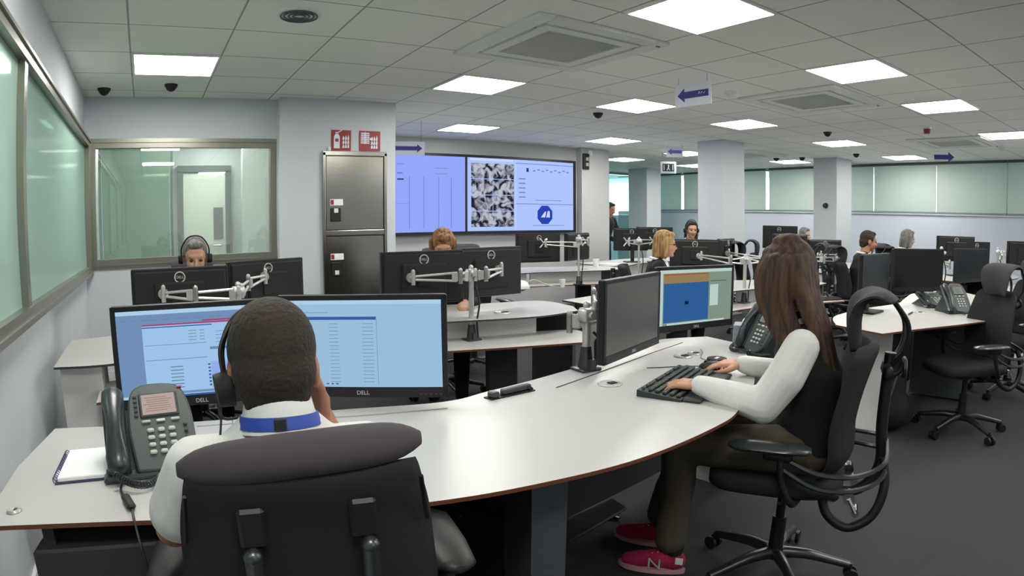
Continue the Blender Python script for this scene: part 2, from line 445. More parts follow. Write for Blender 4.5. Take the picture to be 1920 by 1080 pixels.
# room behind the back window
struct('wall_corridor', MB().box((0.6, 9.0, H/2), (3.4, 0.1, H)).box((2.3, 7.5, H/2), (0.1, 1.9, H)).box((-1.55, 7.2, H/2), (0.1, 2.0, H)), WALL)
d1 = bpy.data.objects.new('door_1', None); COL.objects.link(d1); d1['kind'] = 'structure'; d1.location = (0.78, 8.9, 0)
MB().box((-0.36, 0, 1.05), (0.08, 0.1, 2.1)).box((0.30, 0, 1.05), (0.08, 0.1, 2.1)).box((-0.03, 0, 2.13), (0.74, 0.1, 0.09)).build('door_frame', GREYPANEL, d1)
MB().box((-0.03, 0, 1.04), (0.58, 0.05, 2.06)).build('door_leaf', WHITEPANEL, d1)
MB().box((0.16, -0.035, 1.40), (0.13, 0.02, 0.42)).build('push_plate', GREYPANEL, d1)
MB().cyl((0.18, -0.04, 1.1), (0.18, -0.10, 1.1), 0.014).cyl((0.18, -0.10, 1.1), (0.08, -0.10, 1.1), 0.012).build('door_handle', CHROME, d1, True)
# glass door leaf standing in the room behind
gd = thing('glass_partition', 'green tinted glass partition behind the window at the back', 'partition', (-0.15, 7.4, 0))
MB().box((0, 0, 1.15), (0.75, 0.012, 2.2)).build('pane', glass('partition_glass', (205, 225, 216), 0.06, 0.25, (150, 176, 162)), gd)
MB().box((0, 0, 2.27), (0.85, 0.05, 0.05)).box((0.4, 0, 1.13), (0.03, 0.03, 2.24)).box((-0.40, 0, 1.13), (0.03, 0.03, 2.24)).build('frame', GREYPANEL, gd)
tb = thing('wall_switch_box', 'small red and black switch box on the wall seen through the back window', 'switch', (1.30, 8.94, 1.25))
MB().box((0, -0.01, 0.05), (0.06, 0.03, 0.05), bev=0.004).build('red_button', mat('button_red', (150, 60, 50), 0.5), tb)
MB().box((0, -0.01, -0.02), (0.06, 0.04, 0.09), bev=0.004).build('housing', BLACKP, tb)
# video wall side and the rest of the hall
struct('wall_video', MB().box((4.2, 8.38, H/2), (6.0, 0.16, H)).box((6.76, 8.26, H/2), (0.54, 0.2, H)), mat('wall_paint_grey', (188, 190, 192), 0.75, bump=0.03, bscale=120))
def pillar(x0, x1, y0, y1):
    struct('pillar', MB().box(((x0+x1)/2, (y0+y1)/2, H/2), (x1-x0, y1-y0, H)), WALL)
pillar(7.24, 7.76, 5.84, 6.32); pillar(10.2, 10.78, 5.6, 6.08); pillar(10.05, 10.5, 10.3, 10.9)
FX = 11.6; SILL = 1.62
struct('wall_right', MB().box((FX+0.1, 3.5, SILL/2), (0.2, 19.0, SILL)).box((FX+0.1, 3.5, H-0.01), (0.2, 19, 0.02)), mat('wall_paint_cool', (198, 206, 220), 0.75))
struct('wall_behind', MB().box((5.5, -4.1, H/2), (12.6, 0.16, H)), WALL)
struct('wall_far', MB().box((9.2, 14.6, H/2), (5.2, 0.16, H)).box((6.5, 11.5, H/2), (0.16, 6.2, H)), mat('wall_paint_mint', (196, 214, 212), 0.75))
# partition of frosted glass across the far end
fp = bpy.data.objects.new('window_3', None); COL.objects.link(fp); fp['kind'] = 'structure'
for i, (a, b) in enumerate(((6.6, 8.1), (8.1, 9.8), (9.8, 11.55))):
    MB().box(((a+b)/2, 11.8, 0.75), (b-a-0.02, 0.012, 1.5)).build('frosted_pane', glass('frost_low', (190, 220, 222), 0.05, 0.75, (160, 200, 200)), fp)
    MB().box(((a+b)/2, 11.8, 2.0), (b-a-0.02, 0.012, 0.96)).build('clear_pane', glass('clear_high', (214, 238, 236), 0.12, 0.1), fp)
    MB().box((b, 11.8, H/2), (0.04, 0.05, H)).build('mullion', FRAME, fp)
MB().box((9.05, 11.8, H-0.03), (5.0, 0.06, 0.06)).build('rail', FRAME, fp)
win4 = bpy.data.objects.new('window_4', None); COL.objects.link(win4); win4['kind'] = 'structure'
MB().box((8.9, 14.50, 1.85), (1.6, 0.02, 0.80)).build('pane', glow('day_pane', (176, 226, 236), 0.80), win4)
MB().box((8.05, 14.48, 1.85), (0.06, 0.06, 1.05)).box((9.75, 14.48, 1.85), (0.06, 0.06, 1.05)).box((8.9, 14.48, 2.36), (1.7, 0.06, 0.06)).box((8.9, 14.48, 1.34), (1.7, 0.06, 0.06)).build('window_frame', FRAME, win4)
# windows with roller blinds on the right side
BL = bpy.data.materials.new('blind_fabric'); BL.use_nodes = True
nt = BL.node_tree; nt.nodes.clear(); o_ = nt.nodes.new('ShaderNodeOutputMaterial')
di = nt.nodes.new('ShaderNodeBsdfDiffuse'); di.inputs[0].default_value = (*lin((206, 211, 209)), 1)
tr = nt.nodes.new('ShaderNodeBsdfTranslucent'); tr.inputs[0].default_value = (*lin((200, 210, 205)), 1)
mx_ = nt.nodes.new('ShaderNodeMixShader'); mx_.inputs[0].default_value = 0.34
nt.links.new(di.outputs[0], mx_.inputs[1]); nt.links.new(tr.outputs[0], mx_.inputs[2]); nt.links.new(mx_.outputs[0], o_.inputs[0])
yb = [0.38, 1.67, 2.96, 4.24, 5.52, 6.80, 8.07, 9.35, 10.60, 11.75]
lbl = ['pale green roller blind nearest the right edge of the photo', 'pale roller blind above the far monitor with cluttered screen', 'pale green lit roller blind right of the arrow sign pointing right',
       'wide pale roller blind above the man in the navy suit', 'narrow visible roller blind just right of the farther square pillar', 'roller blind just left of the farther square pillar',
       'roller blind between the two pillars, left of the bright gap', 'roller blind right of the nearer square pillar edge', 'roller blind left of the nearer square pillar at the far corner']
lbl = ['pale roller blind over the window beyond the right edge', 'pale green roller blind at the far right, above the shelf of desk monitors', 'pale green sunlit roller blind below the hanging blue arrow pointing right',
       'wide roller blind behind the seated man in the dark suit', 'half-hidden roller blind touching the right side of the farther square pillar', 'roller blind touching the left side of the farther square pillar',
       'roller blind between the pillars, left of the bright vertical gap', 'roller blind mostly hidden behind the nearer square pillar', 'roller blind in the far corner, left of the nearer square pillar']
for i in range(len(yb)-1):
    a, b = yb[i], yb[i+1]
    r = bpy.data.objects.new('window_%d' % (5+i), None); COL.objects.link(r); r['kind'] = 'structure'
    MB().box((FX+0.12, a, (SILL+H)/2), (0.1, 0.07 if i not in (6, 8) else 0.012, H-SILL)).box((FX+0.12, (a+b)/2, SILL+0.02), (0.1, b-a, 0.04)).box((FX+0.12, (a+b)/2, H-0.03), (0.1, b-a, 0.06)).build('window_frame', FRAME, r)
    MB().box((FX+0.14, (a+b)/2, (SILL+H)/2), (0.008, b-a-0.06, H-SILL-0.08)).build('pane', glass('day_glass', (225, 240, 235), 0.06, 0.0), r)
    t = thing('roller_blind', lbl[i], 'blind', (FX-0.03, (a+b)/2, SILL), group=None)
    ga, gb = (0.045 if i in (6, 8) else 0.008), (0.045 if i in (5, 7) else 0.008); yc = (ga-gb)/2; L_ = b-a-ga-gb
    MB().box((0, yc, 0.465), (0.004, L_, 0.87)).build('fabric', BL, t)
    MB().cyl((0, yc-L_/2, 0.90), (0, yc+L_/2, 0.90), 0.022).build('roller', GREYPANEL, t, True)
    MB().box((0, yc, 0.02), (0.014, L_, 0.03)).build('bottom_bar', mat('bar_grey', (120, 140, 145), 0.5), t)
struct('trim_2', MB().box((FX-0.01, 4.0, SILL-0.01), (0.05, 16.5, 0.02)), mat('sill_white', (200, 208, 215), 0.5))

# ------------------------------------------------------------------ ceiling fittings
LM = glow('light_diffuser', (255, 253, 244), PANEL_LIGHT)
def light_panel(x, y, label, group=None):
    t = thing('ceiling_light', label, 'light', (x, y, H), 0, group)
    s = 0.295
    MB().box((0, s+0.008, -0.006), (2*s+0.03, 0.016, 0.014)).box((0, -s-0.008, -0.006), (2*s+0.03, 0.016, 0.014)).box((s+0.008, 0, -0.006), (0.016, 2*s, 0.014)).box((-s-0.008, 0, -0.006), (0.016, 2*s, 0.014)).build('frame', WHITE, t)
    MB().box((0, 0, -0.006), (2*s, 2*s, 0.008)).build('diffuser', LM, t)
    return t
LIGHTS = [(.17, 4.85, 'square light panel in the corner above the window at the back left'),
 (2.71, 4.83, 'square light panel left of centre, in front of the column'),
 (3.90, 7.22, 'square light panel just above the video wall'),
 (2.72, 2.31, 'largest light panel, cut by the top edge of the photo'),
 (4.53, 4.78, 'light panel just left of the hanging arrow sign nearest the camera'),
 (6.26, 4.70, 'light panel above the nearer square pillar'),
 (4.59, 2.31, 'large light panel on the upper right, beside the second air conditioner'),
 (6.34, 2.27, 'light panel at the right, one step farther than the large upper right one'),
 (8.48, 4.60, 'light panel above the farther square pillar'),
 (6.28, 7.14, 'light panel right of the video wall, near the wall corner'),
 (8.34, 9.19, 'thin far light panel right of the video wall corner'),
 (8.33, 7.51, 'thin light panel partly behind the green exit sign'),
 (10.25, 9.01, 'farthest light panel left of the nearer square pillar'),
 (10.53, 6.80, 'light panel between the two square pillars above the blinds'),
 (10.66, 4.49, 'light panel left of the blue arrow sign pointing right'),
 (8.61, 2.20, 'light panel cut by the right edge of the photo'),
 (.17, 2.31, 'light panel above the seated man, out of the picture'), (.17, -0.1, 'light panel behind the camera beside the left wall'),
 (2.72, -0.1, 'added fill panel behind the camera, second from the left wall'), (4.6, -0.1, 'added fill panel behind the camera, third from the left wall'),  # panels from here to the rearmost ones are unseen, added for fill light
 (6.35, -0.1, 'added fill panel behind the camera, fourth from the left wall'), (8.6, -0.1, 'added fill panel behind the camera, nearest the blinds'),
 (1.4, -2.4, 'rearmost added fill panel near the left wall'), (6.0, -2.4, 'rearmost added fill panel near the blinds'),
 (0.3, 7.0, 'light panel in the room behind the back window'), (1.5, 7.2, 'second panel, added to brighten the room behind the back window'), (-0.9, 7.6, 'leftmost panel, added to brighten the room behind the back window'), (0.9, 8.3, 'panel above the door, added to brighten the room behind the back window'), (9.9, 13.0, 'light panel behind the frosted partition'), (7.8, 13.0, 'left panel, added to brighten the space behind the frosted partition'), (-1.6, 3.5, 'light panel in the office behind the frosted side window')]  # second, leftmost, door and left panels are added to brighten the rooms behind glass
for x, y, l in LIGHTS: light_panel(x, y, l)
def ac(x, y, label):
    t = thing('air_conditioner', label, 'air conditioner', (x, y, H))
    P_ = mat('ac_white', (226, 229, 223), 0.5)
    a, b = 0.53, 0.50
    m = MB()
    for sx, sy in ((1, 0), (-1, 0), (0, 1), (0, -1)):
        if sx: m.box((sx*(a-0.06), 0, -0.012), (0.12, 2*a, 0.024), bev=0.006)
        else: m.box((0, sy*(a-0.06), -0.012), (2*a-0.24, 0.12, 0.024), bev=0.006)
    for sx, sy in ((1, 0), (-1, 0), (0, 1), (0, -1)):
        if sx: m.box((sx*0.34, 0, -0.014), (0.08, 0.76, 0.02))
        else: m.box((0, sy*0.34, -0.014), (0.60, 0.08, 0.02))
    m.build('cover_panel', P_, t)
    for i in range(4):
        A = i*PI/2; q = MB(); q.T = Matrix.Rotation(A, 4, 'Z'); q.box((0.395, 0, -0.014), (0.045, 0.58, 0.008), (0, 0.35, 0)); q.build('air_flap', mat('ac_flap', (195, 198, 192), 0.5), t)
    g = MB().box((0, 0, -0.006), (0.6, 0.6, 0.004))
    for i in range(17): g.box((0, -0.28+i*0.035, -0.014), (0.58, 0.012, 0.012), (0.5, 0, 0))
    g.build('grille', mat('ac_grille', (205, 208, 202), 0.6), t)
    MB().box((0.47, -0.47, -0.028), (0.03, 0.012, 0.006)).build('indicator', GREYPANEL, t)
ac(2.54, 3.42, 'large cassette air conditioner at the top centre with a grey square grille')
ac(5.42, 3.22, 'cassette air conditioner on the right between two light panels')
ac(9.05, 3.05, 'cassette air conditioner above the arrow sign pointing right')
ac(9.05, 6.75, 'farthest cassette air conditioner, between the pillars')
def dome(x, y, label, dark=True, s=1.0):
    t = thing('dome_camera' if dark else 'smoke_detector', label, 'camera' if dark else 'detector', (x, y, H))
    MB().cyl((0, 0, 0), (0, 0, -0.022*s), 0.058*s, 0.052*s, 20).build('base', BLACKP if dark and s < 1.2 else WHITE, t, True)
    MB().ell((0, 0, -0.02*s), (0.045*s, 0.045*s, 0.04*s)).build('dome' if dark else 'sensor', BLACKP if dark else WHITE, t, True)
for a in [(-.40, 5.75, 'small black dome camera in the back left corner'), (.17, 5.55, 'black dome camera under the corner light panel'), (4.55, 5.42, 'black dome camera between two light panels, left of the big arrow sign'),
          (7.42, 4.20, 'black dome camera above the farther square pillar'), (9.9, 5.05, 'tiny black dome camera just right of the farther pillar top'),
          (9.9, 6.7, 'tiny black dome camera left of the light between the pillars'), (10.0, 6.2, 'tiny black dome camera on the edge of the light between the pillars')]: dome(*a)
dome(4.63, 3.62, 'white smoke detector right of the nearest hanging arrow sign', False); dome(9.85, 2.60, 'small round detector right of the far arrow sign', False)
t = thing('ceiling_speaker', 'round white ceiling diffuser with a raised rim at the top left', 'ceiling diffuser', (.80, 3.50, H))
MB().cyl((0, 0, 0), (0, 0, -0.016), 0.13, 0.125, 28).build('rim', WHITE, t, True)
q = MB()
for r_ in (0.035, 0.06, 0.085, 0.105): q.tube([(r_*math.cos(a*PI/12), r_*math.sin(a*PI/12), -0.02) for a in range(24)], 0.005, 6, closed=True)
q.build('grille', GREYPANEL, t, True)
t = thing('alarm_beacon', 'small red alarm beacon on the ceiling at the right', 'alarm', (7.62, 2.91, H))
MB().cyl((0, 0, 0), (0, 0, -0.02), 0.05, 0.05, 18).build('base', WHITE, t, True); MB().cyl((0, 0, -0.02), (0, 0, -0.075), 0.047, 0.04, 18).build('lens', mat('beacon_red', (150, 40, 40), 0.4), t, True)

# hanging signs
def arrow_poly(w_, h_, left=True):
    p = [(-w_/2, 0), (-w_/2+h_*0.62, h_/2), (-w_/2+h_*0.62, h_*0.24), (w_/2, h_*0.24), (w_/2, -h_*0.24), (-w_/2+h_*0.62, -h_*0.24), (-w_/2+h_*0.62, -h_/2)]
    return p if left else [(-x, y) for x, y in p][::-1]
def xz_prism(mb, poly, y0, y1, mi=0):
    n = len(poly); vs = [(x, y0, z) for x, z in poly]+[(x, y1, z) for x, z in poly]
    return mb.add(vs, [tuple(range(n)), tuple(range(n, 2*n))[::-1]]+[(i, n+i, n+(i+1) % n, (i+1) % n) for i in range(n)], mi)
def arrow_sign(loc, rotz, w_, h_, label, col, left, board=True, script=True):
    t = thing('hanging_sign', label, 'sign', loc, rotz)
    if board: MB().box((0, 0, 0), (w_, 0.006, h_)).build('board', SIGNW, t)
    q = MB(); xz_prism(q, arrow_poly(w_*0.86, h_*0.62, left), -0.006, -0.0035); xz_prism(q, arrow_poly(w_*0.86, h_*0.62, left), 0.0035, 0.006); q.build('arrow', col, t)
    z0 = h_/2
    for e in (-1, 1): MB().cyl((e*w_*0.4, 0, z0-0.01), (e*w_*0.4, 0, H-loc[2]), 0.0015, n=5).build('hanging_wire', GREYPANEL, t)
    if script:
        s_ = 1 if left else -1
        q = MB()
        for i in range(3): q.curve([(s_*(w_*0.16+i*0.026), -0.007, -0.006), (s_*(w_*0.19+i*0.026), -0.007, 0.016-0.006*i), (s_*(w_*0.205+i*0.026), -0.007, -0.004+0.008*i)], 0.0022, 5)
        q.build('lettering', SIGNW, t)
arrow_sign((3.90, 3.44, 2.39), math.radians(-86), 0.37, 0.19, 'white hanging sign with a blue arrow pointing left, nearest the camera', SIGNBLUE, True)
arrow_sign((7.30, 6.85, 2.44), math.radians(-40), 0.26, 0.17, 'smaller far hanging sign with a lilac arrow pointing left', SIGNLILAC, True, script=False)
arrow_sign((9.8, 3.47, 2.43), math.radians(-60), 0.36, 0.24, 'blue arrow pointing right hanging at the far right', SIGNBLUE, False, board=False, script=False)
arrow_sign((2.92, 6.9, 2.21), math.radians(-12), 0.42, 0.16, 'hanging arrow sign pointing right, half hidden behind the column', SIGNBLUE, False, script=False)
t = thing('exit_sign', 'dark green exit sign with white symbols in a white box hanging from the ceiling', 'sign', (8.0, 7.66, 2.28), math.radians(-44))
MB().box((0, 0, 0), (0.27, 0.03, 0.20), bev=0.006).build('housing', SIGNW, t); MB().box((0, -0.018, 0.0), (0.20, 0.008, 0.13)).build('face', GREEN, t)
q = MB(); q.ell((0.0, -0.024, 0.035), 0.012); q.box((0, -0.024, 0.005), (0.02, 0.004, 0.045), (0, 0.3, 0)); q.box((0.015, -0.024, -0.03), (0.012, 0.004, 0.04), (0, -0.5, 0)); q.box((-0.015, -0.024, -0.03), (0.012, 0.004, 0.04), (0, 0.5, 0))
q.box((-0.075, -0.024, 0), (0.012, 0.004, 0.09)); q.box((0.075, -0.024, 0), (0.012, 0.004, 0.09)); q.build('pictogram', SIGNW, t)
for e in (-0.1, 0.1): MB().cyl((e, 0, 0.1), (e, 0, 0.27), 0.003, n=6).build('hanging_rod', GREYPANEL, t)
t = thing('emergency_sign', 'small black and white sign on the grey wall beside the video wall', 'sign', (6.56, 8.14, 2.32))
MB().box((0, 0, 0), (0.12, 0.03, 0.26)).build('board', BLACKP, t); [MB().box((0.02, -0.017, zz), (0.055, 0.006, 0.055)).build('symbol', mat('dull_white', (170, 172, 168), 0.6), t) for zz in (0.04, -0.05)]
t = thing('wall_sensor', 'small white sensor on the wall above the black and white sign', 'sensor', (6.62, 8.10, 2.47))
MB().box((0, 0, 0), (0.07, 0.05, 0.06), bev=0.01).build('housing', WHITE, t); MB().ell((0, -0.02, -0.03), 0.025).build('lens', SIGNW, t, True)
t = thing('wall_sensor', 'small black round sensor on the farther square pillar', 'sensor', (10.18, 5.82, 1.70))
MB().cyl((0.01, 0, 0), (-0.03, 0, 0), 0.05, 0.04, 16).build('housing', BLACKP, t, True); MB().ell((-0.03, 0, 0), (0.015, 0.02, 0.02)).build('lens', DARKPANEL, t, True)

# ------------------------------------------------------------------ steel cabinet and fire signs on the column
YC = 5.95
t = thing('fire_hose_cabinet', 'tall brushed steel cabinet with two doors set in the column', 'cabinet', (1.96, YC, 0))
MB().box((-0.315, -0.012, 1.03), (0.03, 0.04, 2.0)).box((0.315, -0.012, 1.03), (0.03, 0.04, 2.0)).box((0, -0.012, 2.02), (0.66, 0.04, 0.045)).box((0, -0.012, 1.255), (0.60, 0.04, 0.05)).box((0, -0.005, 0.05), (0.66, 0.03, 0.10)).build('frame', STEEL, t, bevel=0.004)
for z0, z1, zh in ((1.285, 1.995, 1.5), (0.10, 1.225, 0.98)):
    d = MB().box((0, -0.012, (z0+z1)/2), (0.59, 0.024, z1-z0), bev=0.004).build('door', STEEL, t)
    MB().box((-0.20, -0.032, zh-0.07), (0.10, 0.02, 0.13), bev=0.004).build('lock_box', BLACKP, d)
    MB().box((-0.20, -0.044, zh-0.06+(0.03 if zh > 1.2 else -0.04)), (0.04, 0.006, 0.04)).build('lock_window', WHITE, d)
    MB().box((-0.19, -0.026, zh+0.05), (0.13, 0.003, 0.06)).build('notice', PAPER, d)
    MB().box((-0.235, -0.029, zh+0.05), (0.03, 0.003, 0.045)).build('notice_symbol', RED, d)
t = thing('fire_sign', 'red fire extinguisher sign with white flames, left above the steel cabinet', 'sign', (1.82, YC-0.004, 2.15))
MB().box((0, 0, 0), (0.20, 0.004, 0.20)).build('board', RED, t)
q = MB(); xz_prism(q, [(-0.075, -0.08), (-0.015, -0.08), (-0.015, 0.035), (-0.03, 0.06), (-0.06, 0.06), (-0.075, 0.035)], -0.005, -0.003)
q.box((-0.045, -0.004, 0.072), (0.03, 0.003, 0.015)); q.box((-0.02, -0.004, 0.083), (0.06, 0.003, 0.008), (0, -0.5, 0)); q.build('extinguisher_symbol', SIGNW, t)
def flames(parent):
    q = MB()
    for i, dx in enumerate((0.02, 0.045, 0.07)):
        for zz in (-0.075, -0.035, 0.005): xz_prism(q, [(dx-0.009, zz), (dx+0.009, zz), (dx+0.012, zz+0.02), (dx+0.002, zz+0.04+0.006*i), (dx-0.006, zz+0.02)], -0.005, -0.003)
    q.build('flame_symbol', SIGNW, parent)
flames(t)
MB().box((-0.045, -0.0055, -0.0), (0.034, 0.002, 0.03)).build('extinguisher_label', RED, t)
t = thing('fire_sign', 'red fire hose sign with white hose reel and flames, right above the steel cabinet', 'sign', (2.115, YC-0.004, 2.15))
MB().box((0, 0, 0), (0.22, 0.004, 0.20)).build('board', RED, t)
q = MB()
for i in range(6): q.box((-0.05, -0.004, -0.02+i*0.019), (0.09, 0.003, 0.012))
q.box((0.015, -0.004, 0.02), (0.03, 0.003, 0.02)); q.box((-0.05, -0.004, 0.028), (0.012, 0.004, 0.115)); q.build('hose_symbol', SIGNW, t); flames(t)
t = thing('column_switch', 'small white switch on the column left of the cabinet signs', 'switch', (1.70, YC-0.008, 2.05))
MB().box((0, 0, 0), (0.035, 0.016, 0.07), bev=0.004).build('housing', WHITE, t); MB().box((0, -0.01, 0.01), (0.015, 0.006, 0.02)).build('button', SIGNW, t)

# ------------------------------------------------------------------ video wall
VB = glow('video_blue', (152, 172, 255), 0.95); VL = glow('video_light', (176, 198, 255), 0.98); VLINE = glow('video_line', (130, 150, 225), 0.85)
VDK = glow('video_dark', (60, 80, 150), 0.6); VW = glow('video_white', (205, 215, 255), 1.0); VOCT = glow('video_badge', (44, 74, 190), 0.85)
CC = cctv_mat()
YV = 8.22
t = thing('video_wall', 'large blue-white wall display of two big screens, partly behind the column', 'display', (0, YV, 0))
MB().box((4.72, 0.06, 1.74), (3.36, 0.16, 1.16)).build('casing', BEZEL, t)
x0, x1, x2, z0, z1 = 3.08, 4.40, 6.34, 1.20, 2.28
def R_(mb, xa, za, xb, zb, d, mi): mb.box(((xa+xb)/2, -d/2-0.02, (za+zb)/2), (xb-xa, d, zb-za), mi=mi)
q = MB(); R_(q, x0, z0, x1-0.02, z1, 0.004, 0)
R_(q, 3.32, 1.93, 3.42, 1.95, 0.006, 3); R_(q, 3.32, 2.15, 3.42, 2.155, 0.006, 3); R_(q, 3.32, 2.02, 3.40, 2.03, 0.006, 3)
for i, xx in enumerate((3.5, 3.72, 3.95, 4.15)): R_(q, xx, 1.25, xx+0.012, 1.98, 0.006, 2)
for zz in (2.02, 2.10): R_(q, 3.9, zz, 4.1, zz+0.008, 0.006, 2)
R_(q, 3.3, 1.6, 3.5, 1.605, 0.006, 2)
q.build('screen', [VB, VL, VLINE, VDK], t)
q = MB(); R_(q, x1+0.02, z0, x2, z1, 0.004, 0)
R_(q, 5.24, 2.22, x2, 2.232, 0.006, 2); R_(q, 5.24, 1.60, x2, 1.612, 0.006, 2); R_(q, 4.46, 2.24, 5.2, 2.27, 0.006, 4); R_(q, 5.24, z0, 5.25, z1, 0.006, 4)
R_(q, 5.44, 2.10, 5.48, 2.16, 0.006, 3)
for i in range(9): R_(q, 5.56+0.08*i, 2.11+0.02*(i % 2), 5.61+0.08*i, 2.13+0.02*(i % 2), 0.006, 2)
for i in range(5): R_(q, 5.30, 1.70+0.07*i, 5.42, 1.72+0.07*i, 0.006, 2)
R_(q, 5.6, 1.66, 6.1, 1.67, 0.006, 2); R_(q, 5.55, 1.27, 6.15, 1.28, 0.006, 2)
q.build('screen', [VL, VB, VLINE, VDK, VW], t)
q = MB()
for i in range(4):
    for j in range(2): R_(q, 4.48+j*0.37, 1.26+i*0.238, 4.48+j*0.37+0.36, 1.26+i*0.238+0.228, 0.006, 0)
q.build('camera_mosaic', CC, t)
oc = [(5.78+0.15*math.cos(PI/8+i*PI/4), 1.44+0.155*math.sin(PI/8+i*PI/4)) for i in range(8)]
q = MB(); xz_prism(q, oc, -0.032, -0.026); q.build('octagonal_badge', VOCT, t)
q = MB(); xz_prism(q, [(5.70, 1.40), (5.78, 1.40), (5.80, 1.49), (5.775, 1.49)], -0.036, -0.033); xz_prism(q, [(5.80, 1.40), (5.87, 1.40), (5.865, 1.50), (5.83, 1.50)], -0.036, -0.033); q.build('badge_symbol', VW, t)

# ------------------------------------------------------------------ desks
def curve_pts(P, sub=8):
    return [(p.x, p.y) for p in smooth_path([(a, b, 0) for a, b in P], sub)]
def ring_grommet(x, y, z, parent, r=0.042):
    q = MB().tube([(r*math.cos(a*PI/10), r*math.sin(a*PI/10), 0.002) for a in range(20)], 0.006, 6, closed=True)
    q.cyl((0, 0, 0), (0, 0, 0.0025), r*0.95, n=20); q.box((r*0.3, 0, 0.004), (r*0.8, r*0.6, 0.004), mi=1)
    return q.build('grommet', [ALU, BLACKP], parent, True, loc=(x, y, z))
ZD = 0.74
# desk the two people in front work at
t = thing('double_desk', 'long curved white desk in the foreground shared by the man and the long-haired woman', 'desk', (0, 0, 0))
front = curve_pts([(-0.44, 1.43), (-0.10, 1.355), (0.25, 1.26), (0.55, 1.19), (0.79, 1.155), (1.11, 1.135), (1.47, 1.18), (1.67, 1.245), (2.05, 1.46), (2.42, 1.78), (2.62, 2.02)])
back = curve_pts([(2.64, 2.22), (2.40, 2.31), (2.16, 2.27), (1.90, 2.17), (1.69, 2.09), (1.36, 2.0), (1.12, 1.945), (0.92, 1.905), (0.55, 1.985), (0.11, 2.04), (-0.21, 2.10)])
left = [(-0.36, 2.13), (-0.42, 1.80)]
top = MB().prism(front+back+left, ZD-0.011, ZD, 0, 1).build('desktop', [DESKTOP, DESKEDGE], t)
def groove(mb, pts, w_=0.005): mb.tube([(a, b, ZD+0.0006) for a, b in pts], w_/2, 4)
q = MB(); groove(q, [(1.36, 1.85), (1.56, 1.915), (1.84, 2.01), (2.10, 2.095), (2.40, 2.18)]); q.build('hatch_seam', DARKPANEL, t)
q = MB(); groove(q, [(0.10, 1.985), (0.35, 1.95), (0.60, 1.885), (0.90, 1.825)]); groove(q, [(0.215, 1.975), (0.22, 2.045)], 0.004); q.build('hatch_seam', mat('seam_grey', (150, 148, 146), 0.6), t)
q = MB().box((0, 0, 0), (0.20, 0.045, 0.004), mi=0).box((0.03, 0.004, 0.012), (0.13, 0.026, 0.02), mi=1, bev=0.004).box((-0.075, 0, 0.012), (0.03, 0.036, 0.022), mi=1, bev=0.004).box((0.085, 0.0, 0.008), (0.02, 0.03, 0.012), (0, 0.6, 0), mi=0)
q.build('cable_port', [BLACKP, GUN], t, loc=(1.17, 1.868, ZD+0.002), rotz=0.13)
ring_grommet(1.555, 1.775, ZD, t); ring_grommet(2.15, 1.945, ZD, t, 0.04); ring_grommet(2.24, 1.955, ZD, t, 0.03); ring_grommet(-0.375, 1.49, ZD, t, 0.012)
q = MB()
q.prism([(0.86, 1.27), (0.95, 1.235), (1.02, 1.50), (0.93, 1.53)], 0.02, ZD-0.024); q.box((0.93, 1.36, 0.012), (0.16, 0.42, 0.024), (0, 0, 0.25)); q.build('leg', mat('leg_grey', (84, 88, 94), 0.4, 0.3), t)
MB().box((-0.30, 1.75, (ZD-0.03)/2), (0.025, 0.62, ZD-0.03)).build('end_panel', DARKPANEL, t)
MB().prism([(-0.28, 2.0), (0.9, 1.83), (0.9, 1.85), (-0.28, 2.02)], 0.12, ZD-0.03).build('modesty_panel', DARKPANEL, t)
MB().prism([(0.9, 1.83), (2.45, 2.14), (2.45, 2.16), (0.9, 1.85)], 0.12, ZD-0.03).build('modesty_panel', DARKPANEL, t)
MB().box((2.50, 2.08, (ZD-0.03)/2), (0.025, 0.36, ZD-0.03), (0, 0, 0.15)).build('end_panel', WHITEPANEL, t)
MB().box((-0.10, 1.66, 0.36), (0.40, 0.55, 0.62), (0, 0, -0.15), bev=0.006).build('pedestal', DARKPANEL, t)

